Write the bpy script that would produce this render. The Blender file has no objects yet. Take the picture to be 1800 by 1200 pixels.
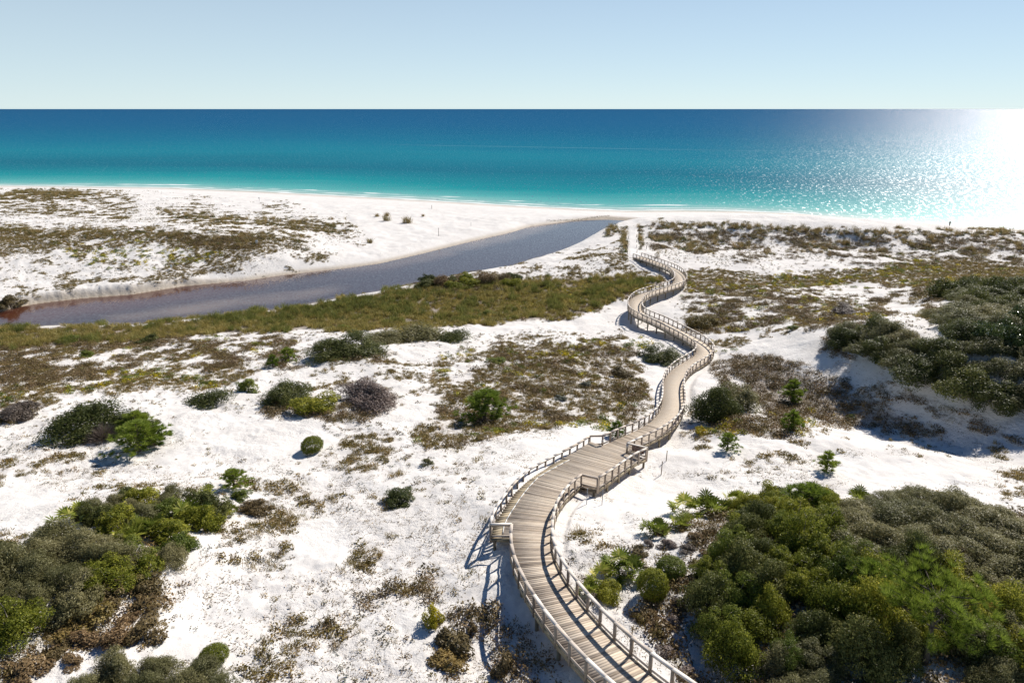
import bpy, math, random
import numpy as np

# ------------------------------------------------------------------ camera, sky, sun, exposure
sc = bpy.context.scene
C = sc.collection
CAMZ, F = 32.0, 1200.0
PITCH = math.atan2(600 - 191, F)
cam_d = bpy.data.cameras.new('camera'); cam = bpy.data.objects.new('camera', cam_d); C.objects.link(cam)
cam.location = (0, 0, CAMZ); cam.rotation_euler = (math.pi / 2 - PITCH, 0, 0)
cam_d.sensor_width = 36; cam_d.lens = 36 * F / 1800; cam_d.clip_start = 0.5; cam_d.clip_end = 60000
sc.camera = cam
SUN_AZ, SUN_EL = math.radians(41), math.radians(41)
w = bpy.data.worlds.new('World'); sc.world = w; w.use_nodes = True
nt = w.node_tree; nt.nodes.clear()
sky = nt.nodes.new('ShaderNodeTexSky'); sky.sky_type = 'NISHITA'; sky.sun_disc = False
sky.sun_elevation = SUN_EL; sky.sun_rotation = SUN_AZ
sky.altitude = 0; sky.air_density = 0.65; sky.dust_density = 0.0; sky.ozone_density = 6.0
bg = nt.nodes.new('ShaderNodeBackground'); bg.inputs[1].default_value = .072
wo = nt.nodes.new('ShaderNodeOutputWorld')
hz = nt.nodes.new('ShaderNodeMix'); hz.data_type = 'RGBA'; hz.inputs[7].default_value = (9.3, 10.8, 10.9, 1)
wtc = nt.nodes.new('ShaderNodeTexCoord'); wse = nt.nodes.new('ShaderNodeSeparateXYZ'); wmr = nt.nodes.new('ShaderNodeMapRange')
wmr.inputs[1].default_value = 0; wmr.inputs[2].default_value = .55; wmr.inputs[3].default_value = .78; wmr.inputs[4].default_value = 0
nt.links.new(wtc.outputs['Generated'], wse.inputs[0]); nt.links.new(wse.outputs[2], wmr.inputs[0]); nt.links.new(wmr.outputs[0], hz.inputs[0])
shs = nt.nodes.new('ShaderNodeHueSaturation'); shs.inputs['Saturation'].default_value = 1.35; nt.links.new(sky.outputs[0], shs.inputs['Color'])
nt.links.new(shs.outputs[0], hz.inputs[6]); nt.links.new(hz.outputs[2], bg.inputs[0]); nt.links.new(bg.outputs[0], wo.inputs[0])
sl = bpy.data.lights.new('sun', 'SUN'); sl.energy = 5.0; sl.angle = math.radians(0.53); sl.color = (1.0, 0.94, 0.86)
so = bpy.data.objects.new('sun', sl); C.objects.link(so)
so.rotation_euler = (math.pi / 2 - SUN_EL, 0, math.pi - SUN_AZ)
so.location = (60, 60, 80)
sc.view_settings.view_transform = 'Standard'; sc.view_settings.look = 'None'
sc.view_settings.gamma = 1; sc.view_settings.exposure = 0.24; sc.view_settings.use_curve_mapping = False
sc.cycles.use_denoising = True
sc.cycles.max_bounces = 6; sc.cycles.diffuse_bounces = 3; sc.cycles.glossy_bounces = 2
sc.cycles.transmission_bounces = 3; sc.cycles.transparent_max_bounces = 4
sc.cycles.sample_clamp_indirect = 4; sc.cycles.caustics_reflective = False; sc.cycles.caustics_refractive = False

rng = np.random.default_rng(7)
random.seed(7)

# ------------------------------------------------------------------ projection helpers (photo pixel <-> world point)
CP, SP = math.cos(PITCH), math.sin(PITCH)
def ray(px, py):
    px = np.asarray(px, float); py = np.asarray(py, float)
    x = (px - 900) / F; y = (600 - py) / F
    return x, CP + y * SP, -SP + y * CP
def un(px, py, z):
    x, dy, dz = ray(px, py); t = (np.asarray(z, float) - CAMZ) / dz
    return x * t, dy * t
def proj(X, Y, Z):
    zc = Y * CP - (Z - CAMZ) * SP
    yc = Y * SP + (Z - CAMZ) * CP
    zc = np.maximum(zc, .1)
    return 900 + F * X / zc, 600 - F * yc / zc

# ------------------------------------------------------------------ noise
def _hash(ix, iy, seed):
    h = (ix.astype(np.int64) * 374761393 + iy.astype(np.int64) * 668265263 + seed * 1442695041) & 0xffffffff
    h = ((h ^ (h >> 13)) * 1274126177) & 0xffffffff
    return ((h ^ (h >> 16)) & 0xffff) / 65535.0
def vnoise(x, y, seed=0):
    ix = np.floor(x); iy = np.floor(y); fx = x - ix; fy = y - iy
    fx = fx * fx * (3 - 2 * fx); fy = fy * fy * (3 - 2 * fy)
    a = _hash(ix, iy, seed); b = _hash(ix + 1, iy, seed); c = _hash(ix, iy + 1, seed); d = _hash(ix + 1, iy + 1, seed)
    return (a * (1 - fx) + b * fx) * (1 - fy) + (c * (1 - fx) + d * fx) * fy
def fbm(x, y, s, seed=0, octv=4):
    x = np.asarray(x, float) / s; y = np.asarray(y, float) / s
    o = np.zeros(np.broadcast(x, y).shape); a = .5; t = 0
    for k in range(octv):
        o += a * vnoise(x + k * 17.3, y - k * 9.1, seed + k); t += a; a *= .55; x = x * 2.03; y = y * 2.03
    return o / t
def sst(a, b, x):
    t = np.clip((x - a) / (b - a), 0, 1); return t * t * (3 - 2 * t)

# ------------------------------------------------------------------ terrain height
WZ = 0.4    # creek water level
ctrl = np.array([
 (860,1080,11.5),(850,1180,11.7),(600,1180,11.3),(300,1180,11.6),(0,1180,12.2),(600,1000,10.5),(700,900,9.8),(500,900,9.4),(820,860,10.5),
 (860,960,10.9),(300,1060,11.2),(150,1010,12.3),(100,960,12.3),(250,900,11.4),(350,890,10.6),(0,1000,12.6),(0,860,9.4),(150,820,8.8),
 (400,800,8.5),(600,780,8.3),(800,800,9.0),(950,790,9.2),(1010,750,8.2),(960,900,11.2),(1000,960,11.5),(1070,1110,12.0),(1010,1010,11.8),(1100,900,10.4),
 (930,1000,11.6),(1000,1120,12.1),(1100,1190,12.7),(1010,900,10.5),(930,860,11.0),
 (1200,800,8.3),(1100,856,8.8),(1127,841,8.2),(1062,872,9.4),(1187,786,6.9),(1155,835,8.1),(1300,850,9.3),(1500,830,8.8),(1700,840,8.8),(1790,850,9.0),(1180,960,11.9),(1200,1020,12.5),(1180,1120,12.1),(1240,1180,12.0),
 (1400,1000,13.2),(1600,1000,13.2),(1800,1000,13.2),(1350,1190,12.6),(1500,1190,12.6),(1800,1190,12.6),(1330,910,11.6),(1550,900,11.8),(1750,910,11.8),
 (1250,760,7.6),(1150,700,6.0),(1250,700,6.2),(1230,640,4.9),(1130,620,4.6),(1200,600,4.2),(1090,580,3.6),(1080,560,3.0),(1150,560,3.4),
 (1200,540,3.6),(1150,510,3.4),(1220,490,3.6),(1130,470,3.8),(1105,450,4.5),(1110,425,4.7),(1112,406,4.9),(1150,399,5.8),(1300,402,6.2),(1150,412,4.9),(1300,420,4.6),(1500,426,4.6),
 (1500,409,6.2),(1790,415,6.0),(1150,440,4.2),(1300,450,4),(1500,450,4),(1790,455,4),(1300,490,3.4),(1500,490,3.6),(1790,480,4.2),
 (1300,540,4.6),(1450,530,5.2),(1580,540,6),(1350,580,6),(1430,575,7.8),(1380,620,6.6),(1300,640,5.8),
 (1470,590,9),(1560,585,10.8),(1650,600,12),(1750,575,11.5),(1700,520,8.6),(1790,500,7.5),(1790,600,13),(1410,650,6.8),(1500,690,7.2),
 (1600,725,7.6),(1700,765,7.8),(1790,790,8.1),(1540,642,9.4),(1600,665,10.0),(1700,700,10.0),(1790,720,9.8),(1450,760,7.9),(1600,790,8.3),
 (450,740,8),(250,780,8.6),(100,780,8.7),(0,780,8.5),(120,700,7.3),(350,710,7),(550,700,7.3),(650,690,7.1),(600,620,5.6),(750,600,4.6),
 (450,640,5.2),(200,640,4.8),(0,640,4.4),(800,650,5.6),(900,680,6.2),(1000,640,5.2),(950,590,4),(1050,680,6),(900,740,7.6),(1040,560,3.0),
 (0,600,2),(300,585,2),(600,560,1.8),(800,540,1.9),(1000,520,2.4),(1080,500,2.9),(800,500,2.7),(950,475,3),(1040,435,3.3),(880,487,2.7),(1085,404,5.0),
 (0,513,2.0),(100,503,2.0),(250,486,2.2),(380,470,2.2),(450,460,2.8),(550,450,2.2),(620,440,1.8),(0,440,4.2),(150,412,5.2),(300,416,5.2),
 (400,420,4.9),(500,425,4),(200,450,3.4),(350,445,3.6),(0,390,3.8),(200,380,3.2),(400,385,3.2),(550,400,3),(600,420,2.4),(100,348,3),
 (300,352,2.6),(500,370,2.6),(700,385,2),(800,400,1.6),(650,370,2),(900,385,1.4),(1000,375,1.2),(1200,385,1.6),(1500,396,1.6),(1700,405,1.6),
 (0,336,1.5),(600,355,1.3),(-500,600,3),(-500,900,10),(-600,1200,12),(2400,1200,12),(2400,900,11),(2400,600,9),(2400,450,4),(-600,400,4),
 (900,1500,12.8),(300,1500,12),(1500,1500,12.5)], float)
cx, cy = un(ctrl[:, 0], ctrl[:, 1], ctrl[:, 2]); cz = ctrl[:, 2]
def _tps(r2): return np.where(r2 > 1e-9, r2 * np.log(r2 + 1e-12) * .5, 0)
_n = len(cx); _sc = 50.0
_A = np.zeros((_n + 3, _n + 3)); _A[:_n, :_n] = _tps(((cx[:, None] - cx) ** 2 + (cy[:, None] - cy) ** 2) / _sc ** 2) + np.eye(_n) * 2e-4
_Pm = np.column_stack([np.ones(_n), cx / _sc, cy / _sc]); _A[:_n, _n:] = _Pm; _A[_n:, :_n] = _Pm.T
_w = np.linalg.solve(_A, np.concatenate([cz, np.zeros(3)]))
def base_h(x, y):
    sh = x.shape; x = x.ravel(); y = y.ravel(); o = np.empty(len(x))
    for i in range(0, len(x), 20000):
        a, b = x[i:i + 20000], y[i:i + 20000]
        r2 = ((a[:, None] - cx) ** 2 + (b[:, None] - cy) ** 2) / _sc ** 2
        o[i:i + 20000] = _tps(r2) @ _w[:_n] + _w[_n] + _w[_n + 1] * a / _sc + _w[_n + 2] * b / _sc
    return o.reshape(sh)
def seg_dist(x, y, P):
    sh = x.shape; x = x.ravel(); y = y.ravel(); d = np.full(len(x), 1e9)
    for a, b in zip(P[:-1], P[1:]):
        vx, vy = b[0] - a[0], b[1] - a[1]; L2 = vx * vx + vy * vy + 1e-9
        t = np.clip(((x - a[0]) * vx + (y - a[1]) * vy) / L2, 0, 1)
        d = np.minimum(d, (x - a[0] - t * vx) ** 2 + (y - a[1] - t * vy) ** 2)
    return np.sqrt(d).reshape(sh)
def inside(x, y, P):
    r = np.zeros(x.shape, bool); n = len(P)
    for i in range(n):
        x1, y1 = P[i]; x2, y2 = P[(i + 1) % n]
        c = ((y1 > y) != (y2 > y)); xi = (x2 - x1) * (y - y1) / ((y2 - y1) if y2 != y1 else 1e-9) + x1
        r ^= c & (x < xi)
    return r
def pxpoly(pts, z):
    a = np.array(pts, float); X, Y = un(a[:, 0], a[:, 1], z); return np.column_stack([X, Y])
creek = pxpoly([(-420,585),(-200,575),(0,547),(27,540),(67,533),(133,525),(233,517),(320,503),(433,493),(500,483),(600,472),(667,463),(733,448),(833,423),
 (900,408),(933,398),(1017,387),(1067,383.5),(1147,389),(1130,402),(1085,414),(1057,418),(1000,437),(933,457),(883,473),(817,485),(750,496),(730,503),(667,513),(600,523),
 (500,543),(333,560),(233,571),(117,571),(0,577),(-200,600),(-420,625)], WZ)
scarp = pxpoly([(-300,520),(0,528),(20,532),(70,521),(200,508),(300,492),(395,482),(440,477)], 1.9)
shore = pxpoly([(-900,323),(-400,325),(0,327),(300,331),(450,337),(600,345),(750,353),(900,362),(1000,367),(1100,371),(1200,370.5),(1300,372),(1400,376),(1500,384),(1600,391),(1700,399),(1800,404),(2200,418),(2800,440)], 0)
def shore_y(x): return np.interp(x, shore[:, 0], shore[:, 1])
# distance offshore, positive over the sea
def seaward(x, y): return y - shore_y(x)
walk = np.array([(24.35,130.92,5.49),(25.24,129.11,5.48),(26.03,127.25,5.47),(26.79,125.37,5.46),(27.58,123.5,5.45),(28.3,121.61,5.44),(28.82,119.66,5.43),(29.01,117.64,5.42),(28.95,115.62,5.41),(28.69,113.61,5.41),(28.24,111.64,5.43),(27.54,109.74,5.45),(26.46,108.04,5.47),(25.04,106.59,5.48),(23.59,105.18,5.5),(22.13,103.78,5.51),(20.75,102.3,5.53),(19.6,100.64,5.55),(18.73,98.81,5.57),(18.11,96.89,5.59),(17.72,94.9,5.61),(17.54,92.89,5.64),(17.85,90.89,5.67),(18.63,89.03,5.71),(19.46,87.18,5.75),(20.16,85.28,5.79),(20.82,83.37,5.84),(21.45,81.45,5.88),(22.04,79.51,5.92),(22.5,77.54,5.95),(22.57,75.52,5.98),(22.03,73.58,6.05),(21.01,71.83,6.13),(19.78,70.23,6.21),(18.58,68.6,6.31),(17.58,66.84,6.44),(16.75,65.0,6.6),(16.11,63.08,6.78),(15.59,61.12,6.98),(15.15,59.14,7.19),(14.7,57.17,7.43),(14.16,55.22,7.71),(13.51,53.3,8.01),(12.71,51.44,8.31),(11.75,49.66,8.62),(10.61,47.99,8.91),(9.32,46.42,9.19),(8.02,44.88,9.45),(6.79,43.27,9.75),(5.73,41.55,10.08),(4.74,39.78,10.44),(3.77,38.0,10.8),(2.84,36.21,11.18),(2.04,34.35,11.55),(1.46,32.41,11.9),(1.13,30.41,12.27),(0.95,28.39,12.69),(1.02,26.37,13.07),(1.41,24.39,13.37),(1.99,22.45,13.69),(2.71,20.56,14.01),(3.58,18.73,14.34),(4.58,16.97,14.7),(5.75,15.3,15.0),(7.0,13.7,15.3)])
PLW = np.array([(6.55,44.72,9.38),(5.73,45.28,9.28),(4.62,43.34,9.62),(3.66,41.88,9.9),(2.72,40.48,10.18),(1.83,39.07,10.46),(1.06,37.72,10.75),(0.37,35.81,11.18),(-0.1,34.31,11.5),(-0.47,32.92,11.75),(-0.79,31.77,11.98),(-1.0,30.5,12.23),(-1.07,29.15,12.52),(-0.08,29.15,12.52)])
PRW = np.array([(8.30,43.31,9.65),(9.38,42.41,9.8),(8.24,41.11,10.05),(7.04,39.14,10.45),(6.07,37.49,10.8),(5.14,36.03,11.12),(4.31,36.75,10.93)])
RAILH = 0.82
def height(x, y):
    x = np.asarray(x, float); y = np.asarray(y, float)
    h = base_h(x, y)
    ds = seaward(x, y)
    dune = sst(-14, -40, ds)
    h = h + (fbm(x, y, 9, 3) - .5) * .8 * dune + (fbm(x, y, 3.2, 5) - .5) * .55 * dune + (fbm(x, y, 1.0, 8, 3) - .5) * .26 * dune * sst(.4, .62, fbm(x, y, 7, 61, 3))
    # keep the ground under the deck
    dw = seg_dist(x, y, walk[:, :2]); near = np.zeros(x.shape); top = np.zeros(x.shape)
    m = dw < 6
    if m.any():
        d2 = (x[m][:, None] - walk[:, 0]) ** 2 + (y[m][:, None] - walk[:, 1]) ** 2; wt = 1 / (d2 + .3) ** 2
        top[m] = (wt * walk[:, 2]).sum(1) / wt.sum(1) - RAILH - .38
        lim = top[m] + np.maximum(dw[m] - 1.6, 0) * .8
        h[m] = np.minimum(h[m], lim)
    # eroded bank
    dsc = seg_dist(x, y, scarp); dc = seg_dist(x, y, np.vstack([creek, creek[:1]])); ins = inside(x, y, creek)
    sy = np.interp(x, scarp[:, 0], scarp[:, 1]); below = (y < sy) & (x > scarp[0, 0]) & (x < scarp[-1, 0]) & (y > sy - 14)
    dsn = dsc + (fbm(x, y, 2.2, 44, 3) - .5) * 2.2 * sst(0, 1, dsc)
    k = np.where(below, sst(0, 1.7, dsn), 0) * sst(scarp[-1, 0], scarp[-1, 0] - 12, x)
    h = h * (1 - k) + np.minimum(h, .55 + .12 * dc) * k
    # creek bed and banks
    bank = WZ + .06 + .17 * dc + .6 * sst(6, 22, dc)
    free = (y > sy) & (x < scarp[-1, 0] - 4) & (x > scarp[0, 0])
    fw = np.where(free, 1., np.where(below, 1 - sst(0, 1.7, dsn), 0.))
    fw = fw * sst(scarp[-1, 0] - 2, scarp[-1, 0] - 16, x)
    hbk = np.where(ins, WZ - .02 - np.minimum(dc * .12, .8), np.where(dc < 40, h * sst(0, 7, dc) + np.maximum(np.minimum(h, bank), WZ + .05) * (1 - sst(0, 7, dc)), h))
    h = np.where(ins, hbk, h * fw + hbk * (1 - fw))
    h = np.where(~ins & (dc < 6) & (y > sy - 8), np.minimum(h, WZ + .04 + (.15 + 1.5 * fbm(x, y, 2.6, 71, 4)) * dc), h)
    # beach and sea bed
    h = np.where(ds > -30, h * sst(-12, -30, ds) + np.minimum(np.maximum(-ds * .055, -6), 1.5) * (1 - sst(-12, -30, ds)), h)
    return h
NU, NR, R0, R1 = 720, 880, 7.0, 420.0
u = np.concatenate([-np.geomspace(3.0, .9, 34)[:-1], np.linspace(-.9, .9, NU), np.geomspace(.9, 3.0, 34)[1:]])
lr = np.linspace(math.log(R0), math.log(R1), NR)
GU, GR = np.meshgrid(u, np.exp(lr)); GX = GU * GR; GY = GR
GH = height(GX, GY)
ui = np.arange(len(u))
def H(x, y):
    x = np.asarray(x, float); y = np.asarray(y, float)
    a = np.interp(x / np.maximum(y, 1), u, ui); b = np.clip((np.log(np.maximum(y, R0)) - lr[0]) / (lr[1] - lr[0]), 0, NR - 1.001)
    a = np.clip(a, 0, len(u) - 1.001); i = a.astype(int); j = b.astype(int); fa = a - i; fb = b - j
    return (GH[j, i] * (1 - fa) + GH[j, i + 1] * fa) * (1 - fb) + (GH[j + 1, i] * (1 - fa) + GH[j + 1, i + 1] * fa) * fb
def at(px, py):
    """the point of the ground seen at a photo pixel"""
    x, dy, dz = ray(px, py); t = np.geomspace(8, 420, 1600)
    X = x * t; Y = dy * t; Z = CAMZ + dz * t
    hit = np.argmax(Z < H(X, Y)); 
    if hit == 0: hit = len(t) - 1
    for _ in range(2):
        t = np.linspace(t[hit - 1], t[hit], 40); X = x * t; Y = dy * t; Z = CAMZ + dz * t
        hit = max(1, int(np.argmax(Z <= H(X, Y) + 1e-9)))
    return float(X[hit]), float(Y[hit]), float(H(X[hit], Y[hit]))
def depth(X, Y, Z): return Y * CP - (Z - CAMZ) * SP

# ------------------------------------------------------------------ helpers for objects
def tag(o, label=None, cat=None, group=None, kind=None):
    if label: o['label'] = label
    if cat: o['category'] = cat
    if group: o['group'] = group
    if kind: o['kind'] = kind
    return o
def mesh_np(name, V, Fa, mats=(), smooth=False, mi=None):
    me = bpy.data.meshes.new(name); V = np.asarray(V, np.float32); n = len(V)
    Fa = np.asarray(Fa, np.int32); k = Fa.shape[1]
    me.vertices.add(n); me.vertices.foreach_set('co', V.ravel())
    me.loops.add(Fa.size); me.loops.foreach_set('vertex_index', Fa.ravel())
    me.polygons.add(len(Fa)); me.polygons.foreach_set('loop_start', np.arange(0, Fa.size, k, dtype=np.int32))
    me.polygons.foreach_set('loop_total', np.full(len(Fa), k, np.int32))
    if mi is not None: me.polygons.foreach_set('material_index', np.asarray(mi, np.int32))
    if smooth: me.polygons.foreach_set('use_smooth', np.ones(len(Fa), bool))
    me.update(calc_edges=True)
    for m in mats: me.materials.append(m)
    return me
def vattr(me, name, vals):
    a = me.attributes.new(name, 'FLOAT', 'POINT'); a.data.foreach_set('value', np.asarray(vals, np.float32))
def link(name, me, parent=None, loc=None):
    o = bpy.data.objects.new(name, me); C.objects.link(o)
    if parent: o.parent = parent
    if loc is not None: o.location = loc
    return o
class MB:
    """collects boxes, tubes and free quads into one mesh, with uv (u along the grain)"""
    def __init__(s): s.v = []; s.f = []; s.uv = []; s.n = 0
    def hexa(s, p, r=None):
        # p: 8 points: 4 at one end (bottom l, bottom r, top r, top l), 4 at the other
        p = [tuple(q) for q in p]; b = s.n; s.v += p; s.n += 8
        L = math.dist(p[0], p[4]); r = random.random() * 50 if r is None else r
        for f in ((0, 1, 5, 4), (1, 2, 6, 5), (2, 3, 7, 6), (3, 0, 4, 7)):
            s.f.append([b + i for i in f]); w_ = math.dist(p[f[0]], p[f[1]])
            s.uv += [(r, r * .37), (r, r * .37 + w_), (r + L, r * .37 + w_), (r + L, r * .37)]; r += .31
        for f in ((3, 2, 1, 0), (4, 5, 6, 7)):
            s.f.append([b + i for i in f]); s.uv += [(r, r), (r, r + .1), (r + .05, r + .1), (r + .05, r)]
    def beam(s, a, b, wd, ht, up=(0, 0, 1)):
        a = np.array(a, float); b = np.array(b, float); d = b - a; d /= np.linalg.norm(d) + 1e-9
        up = np.array(up, float); sd = np.cross(d, up); ln = np.linalg.norm(sd)
        sd = np.array([1, 0, 0.]) if ln < 1e-4 else sd / ln
        up = np.cross(sd, d); h = sd * wd / 2; q = up * ht / 2
        s.hexa([a - h - q, a + h - q, a + h + q, a - h + q, b - h - q, b + h - q, b + h + q, b - h + q])
    def tube(s, pts, rad, n=6):
        pts = [np.array(p, float) for p in pts]; rings = []
        for i, p in enumerate(pts):
            d = pts[min(i + 1, len(pts) - 1)] - pts[max(i - 1, 0)]; d /= np.linalg.norm(d) + 1e-9
            a = np.cross(d, (0.3, .1, 1) if abs(d[2]) < .9 else (1, 0, 0)); a /= np.linalg.norm(a); b = np.cross(d, a)
            r = rad[i] if hasattr(rad, '__len__') else rad
            rings.append([s.n + j for j in range(n)])
            s.v += [tuple(p + r * (math.cos(2 * math.pi * j / n) * a + math.sin(2 * math.pi * j / n) * b)) for j in range(n)]; s.n += n
        for A, B in zip(rings[:-1], rings[1:]):
            for j in range(n):
                s.f.append([A[j], A[(j + 1) % n], B[(j + 1) % n], B[j]]); s.uv += [(0, j / n), (0, (j + 1) / n), (1, (j + 1) / n), (1, j / n)]
        for R in (rings[0], rings[-1]):
            for j in range(1, n - 2, 2) if n % 2 == 0 else []:
                s.f.append([R[0], R[j], R[j + 1], R[(j + 2) % n]]); s.uv += [(0, 0)] * 4
    def build(s, name, mat, parent=None, loc=None, smooth=False):
        me = mesh_np(name, s.v, s.f, [mat], smooth)
        l = me.uv_layers.new(name='uv'); l.data.foreach_set('uv', np.asarray(s.uv, np.float32).ravel())
        return link(name, me, parent, loc)

# ------------------------------------------------------------------ materials
def newmat(name):
    m = bpy.data.materials.new(name); m.use_nodes = True; t = m.node_tree; t.nodes.clear()
    o = t.nodes.new('ShaderNodeOutputMaterial'); return m, t, o
def N(t, typ, **kw):
    n = t.nodes.new(typ)
    for k, v in kw.items():
        if k.startswith('i_'): n.inputs[k[2:]].default_value = v
        elif isinstance(k, str): setattr(n, k, v)
    return n
def math_(t, op, a, b=None, c=None, clamp=False):
    n = t.nodes.new('ShaderNodeMath'); n.operation = op; n.use_clamp = clamp
    for i, v in enumerate((a, b, c)):
        if v is None: continue
        if isinstance(v, (int, float)): n.inputs[i].default_value = v
        else: t.links.new(v, n.inputs[i])
    return n.outputs[0]
def noise(t, vec, scale, detail=4, rough=.55):
    n = t.nodes.new('ShaderNodeTexNoise'); n.inputs['Scale'].default_value = scale; n.inputs['Detail'].default_value = detail
    n.inputs['Roughness'].default_value = rough
    if vec is not None: t.links.new(vec, n.inputs['Vector'])
    return n.outputs['Fac']
def ramp(t, fac, stops, interp='LINEAR'):
    n = t.nodes.new('ShaderNodeValToRGB'); r = n.color_ramp; r.interpolation = interp
    while len(r.elements) < len(stops): r.elements.new(.5)
    for e, (p, c) in zip(r.elements, stops): e.position = p; e.color = (*c, 1) if len(c) == 3 else c
    t.links.new(fac, n.inputs[0]); return n.outputs[0]
def mixc(t, fac, a, b):
    n = t.nodes.new('ShaderNodeMix'); n.data_type = 'RGBA'
    for i, v in ((0, fac), (6, a), (7, b)):
        if isinstance(v, (int, float)): n.inputs[i].default_value = v
        elif isinstance(v, tuple): n.inputs[i].default_value = (*v, 1)
        else: t.links.new(v, n.inputs[i])
    return n.outputs[2]
def mapr(t, v, a, b, c=0., d=1.):
    n = t.nodes.new('ShaderNodeMapRange'); n.inputs[1].default_value = a; n.inputs[2].default_value = b; n.inputs[3].default_value = c; n.inputs[4].default_value = d
    t.links.new(v, n.inputs[0]); return n.outputs[0]
def attr(t, name, typ='GEOMETRY'):
    n = t.nodes.new('ShaderNodeAttribute'); n.attribute_name = name; n.attribute_type = typ; return n.outputs['Fac']

def leaf_mat(name, ca, cb, cc=None, trans=.35, rough=.45, tint=None):
    """ca..cb leaf to leaf, cc on a few leaves; each plant a little lighter or darker"""
    m, t, o = newmat(name)
    tone = attr(t, 'tone'); oi = N(t, 'ShaderNodeObjectInfo')
    col = ramp(t, tone, [(0, ca), (.8, cb), (1, cc or cb)])
    h = N(t, 'ShaderNodeHueSaturation'); t.links.new(col, h.inputs['Color'])
    t.links.new(mapr(t, oi.outputs['Random'], 0, 1, .72, 1.3), h.inputs['Value'])
    t.links.new(mapr(t, oi.outputs['Random'], 0, 1, .515, .487), h.inputs['Hue'])
    p = N(t, 'ShaderNodeBsdfPrincipled', i_Roughness=rough); t.links.new(h.outputs[0], p.inputs['Base Color'])
    p.inputs['Specular IOR Level'].default_value = .16
    tr = N(t, 'ShaderNodeBsdfTranslucent'); t.links.new(h.outputs[0], tr.inputs[0])
    mx = N(t, 'ShaderNodeMixShader'); mx.inputs[0].default_value = trans
    t.links.new(p.outputs[0], mx.inputs[1]); t.links.new(tr.outputs[0], mx.inputs[2]); t.links.new(mx.outputs[0], o.inputs[0])
    return m
M = {}
M['oak_grey'] = leaf_mat('oak_grey', (.11, .105, .035), (.30, .28, .135), (.48, .45, .27), trans=.42)
M['oak_green'] = leaf_mat('oak_green', (.07, .095, .010), (.38, .38, .05), (.68, .62, .12), trans=.42)
M['bush_dark'] = leaf_mat('bush_dark', (.045, .06, .014), (.16, .17, .05), (.32, .30, .11))
M['bush_bright'] = leaf_mat('bush_bright', (.09, .13, .02), (.19, .22, .04), (.34, .33, .07))
M['needles'] = leaf_mat('needles', (.09, .14, .015), (.24, .31, .045), (.44, .47, .12), trans=.45)
M['palmetto_leaf'] = leaf_mat('palmetto_leaf', (.12, .15, .02), (.30, .34, .06), (.60, .56, .16), trans=.4, rough=.3)
M['dry_twig'] = leaf_mat('dry_twig', (.13, .10, .08), (.24, .19, .16), (.33, .28, .25), trans=.1)
M['heath_brown'] = leaf_mat('heath_brown', (.11, .078, .038), (.24, .17, .08), (.38, .28, .14), trans=.2)
M['heath_olive'] = leaf_mat('heath_olive', (.12, .09, .025), (.27, .20, .065), (.42, .32, .12), trans=.25)
M['heath_grey'] = leaf_mat('heath_grey', (.11, .115, .085), (.22, .23, .18), (.30, .31, .25), trans=.2)
M['yellow_flower'] = leaf_mat('yellow_flower', (.20, .20, .02), (.50, .42, .03), (.80, .62, .02), trans=.3)
M['marsh'] = leaf_mat('marsh', (.18, .15, .03), (.42, .35, .11), (.64, .53, .22), trans=.35)
M['marsh_green'] = leaf_mat('marsh_green', (.12, .13, .03), (.26, .27, .07), (.40, .38, .15), trans=.35)
M['oats'] = leaf_mat('oats', (.17, .13, .045), (.36, .27, .11), (.52, .41, .20), trans=.35)
M['magnolia'] = leaf_mat('magnolia', (.05, .08, .02), (.12, .15, .05), (.75, .75, .68), trans=.25, rough=.22)

def simple_mat(name, col, rough=.6, metal=0., bump=0., nscale=20, var=.25):
    m, t, o = newmat(name); p = N(t, 'ShaderNodeBsdfPrincipled', i_Roughness=rough, i_Metallic=metal)
    tc = N(t, 'ShaderNodeTexCoord'); nf = noise(t, tc.outputs['Object'], nscale)
    t.links.new(mixc(t, mapr(t, nf, .3, .7), tuple(c * (1 - var) for c in col), tuple(min(1, c * (1 + var)) for c in col)), p.inputs['Base Color'])
    if bump:
        b = N(t, 'ShaderNodeBump', i_Strength=bump, i_Distance=.02); t.links.new(nf, b.inputs['Height']); t.links.new(b.outputs[0], p.inputs['Normal'])
    t.links.new(p.outputs[0], o.inputs[0]); return m
M['bark'] = simple_mat('bark', (.11, .085, .065), .9, 0, .8, 30)
M['bark_pale'] = simple_mat('bark_pale', (.24, .21, .18), .9, 0, .8, 30)
M['metal_post'] = simple_mat('metal_post', (.5, .5, .5), .45, .6)
M['white_paint'] = simple_mat('white_paint', (.78, .78, .76), .5, 0, 0, 20, .06)
M['brown_sign'] = simple_mat('brown_sign', (.10, .035, .022), .5, 0, 0, 20, .1)
M['dark_print'] = simple_mat('dark_print', (.05, .05, .06), .6)
M['pale_print'] = simple_mat('pale_print', (.5, .42, .36), .6)
M['stake_wood'] = simple_mat('stake_wood', (.16, .11, .08), .8, 0, .4)
M['skin'] = simple_mat('skin', (.35, .19, .13), .6, 0, 0, 10, .05)
M['dark_cloth'] = simple_mat('dark_cloth', (.035, .012, .018), .9)
M['red_cloth'] = simple_mat('red_cloth', (.17, .03, .035), .9)
M['hair'] = simple_mat('hair', (.03, .018, .012), .7)

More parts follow.
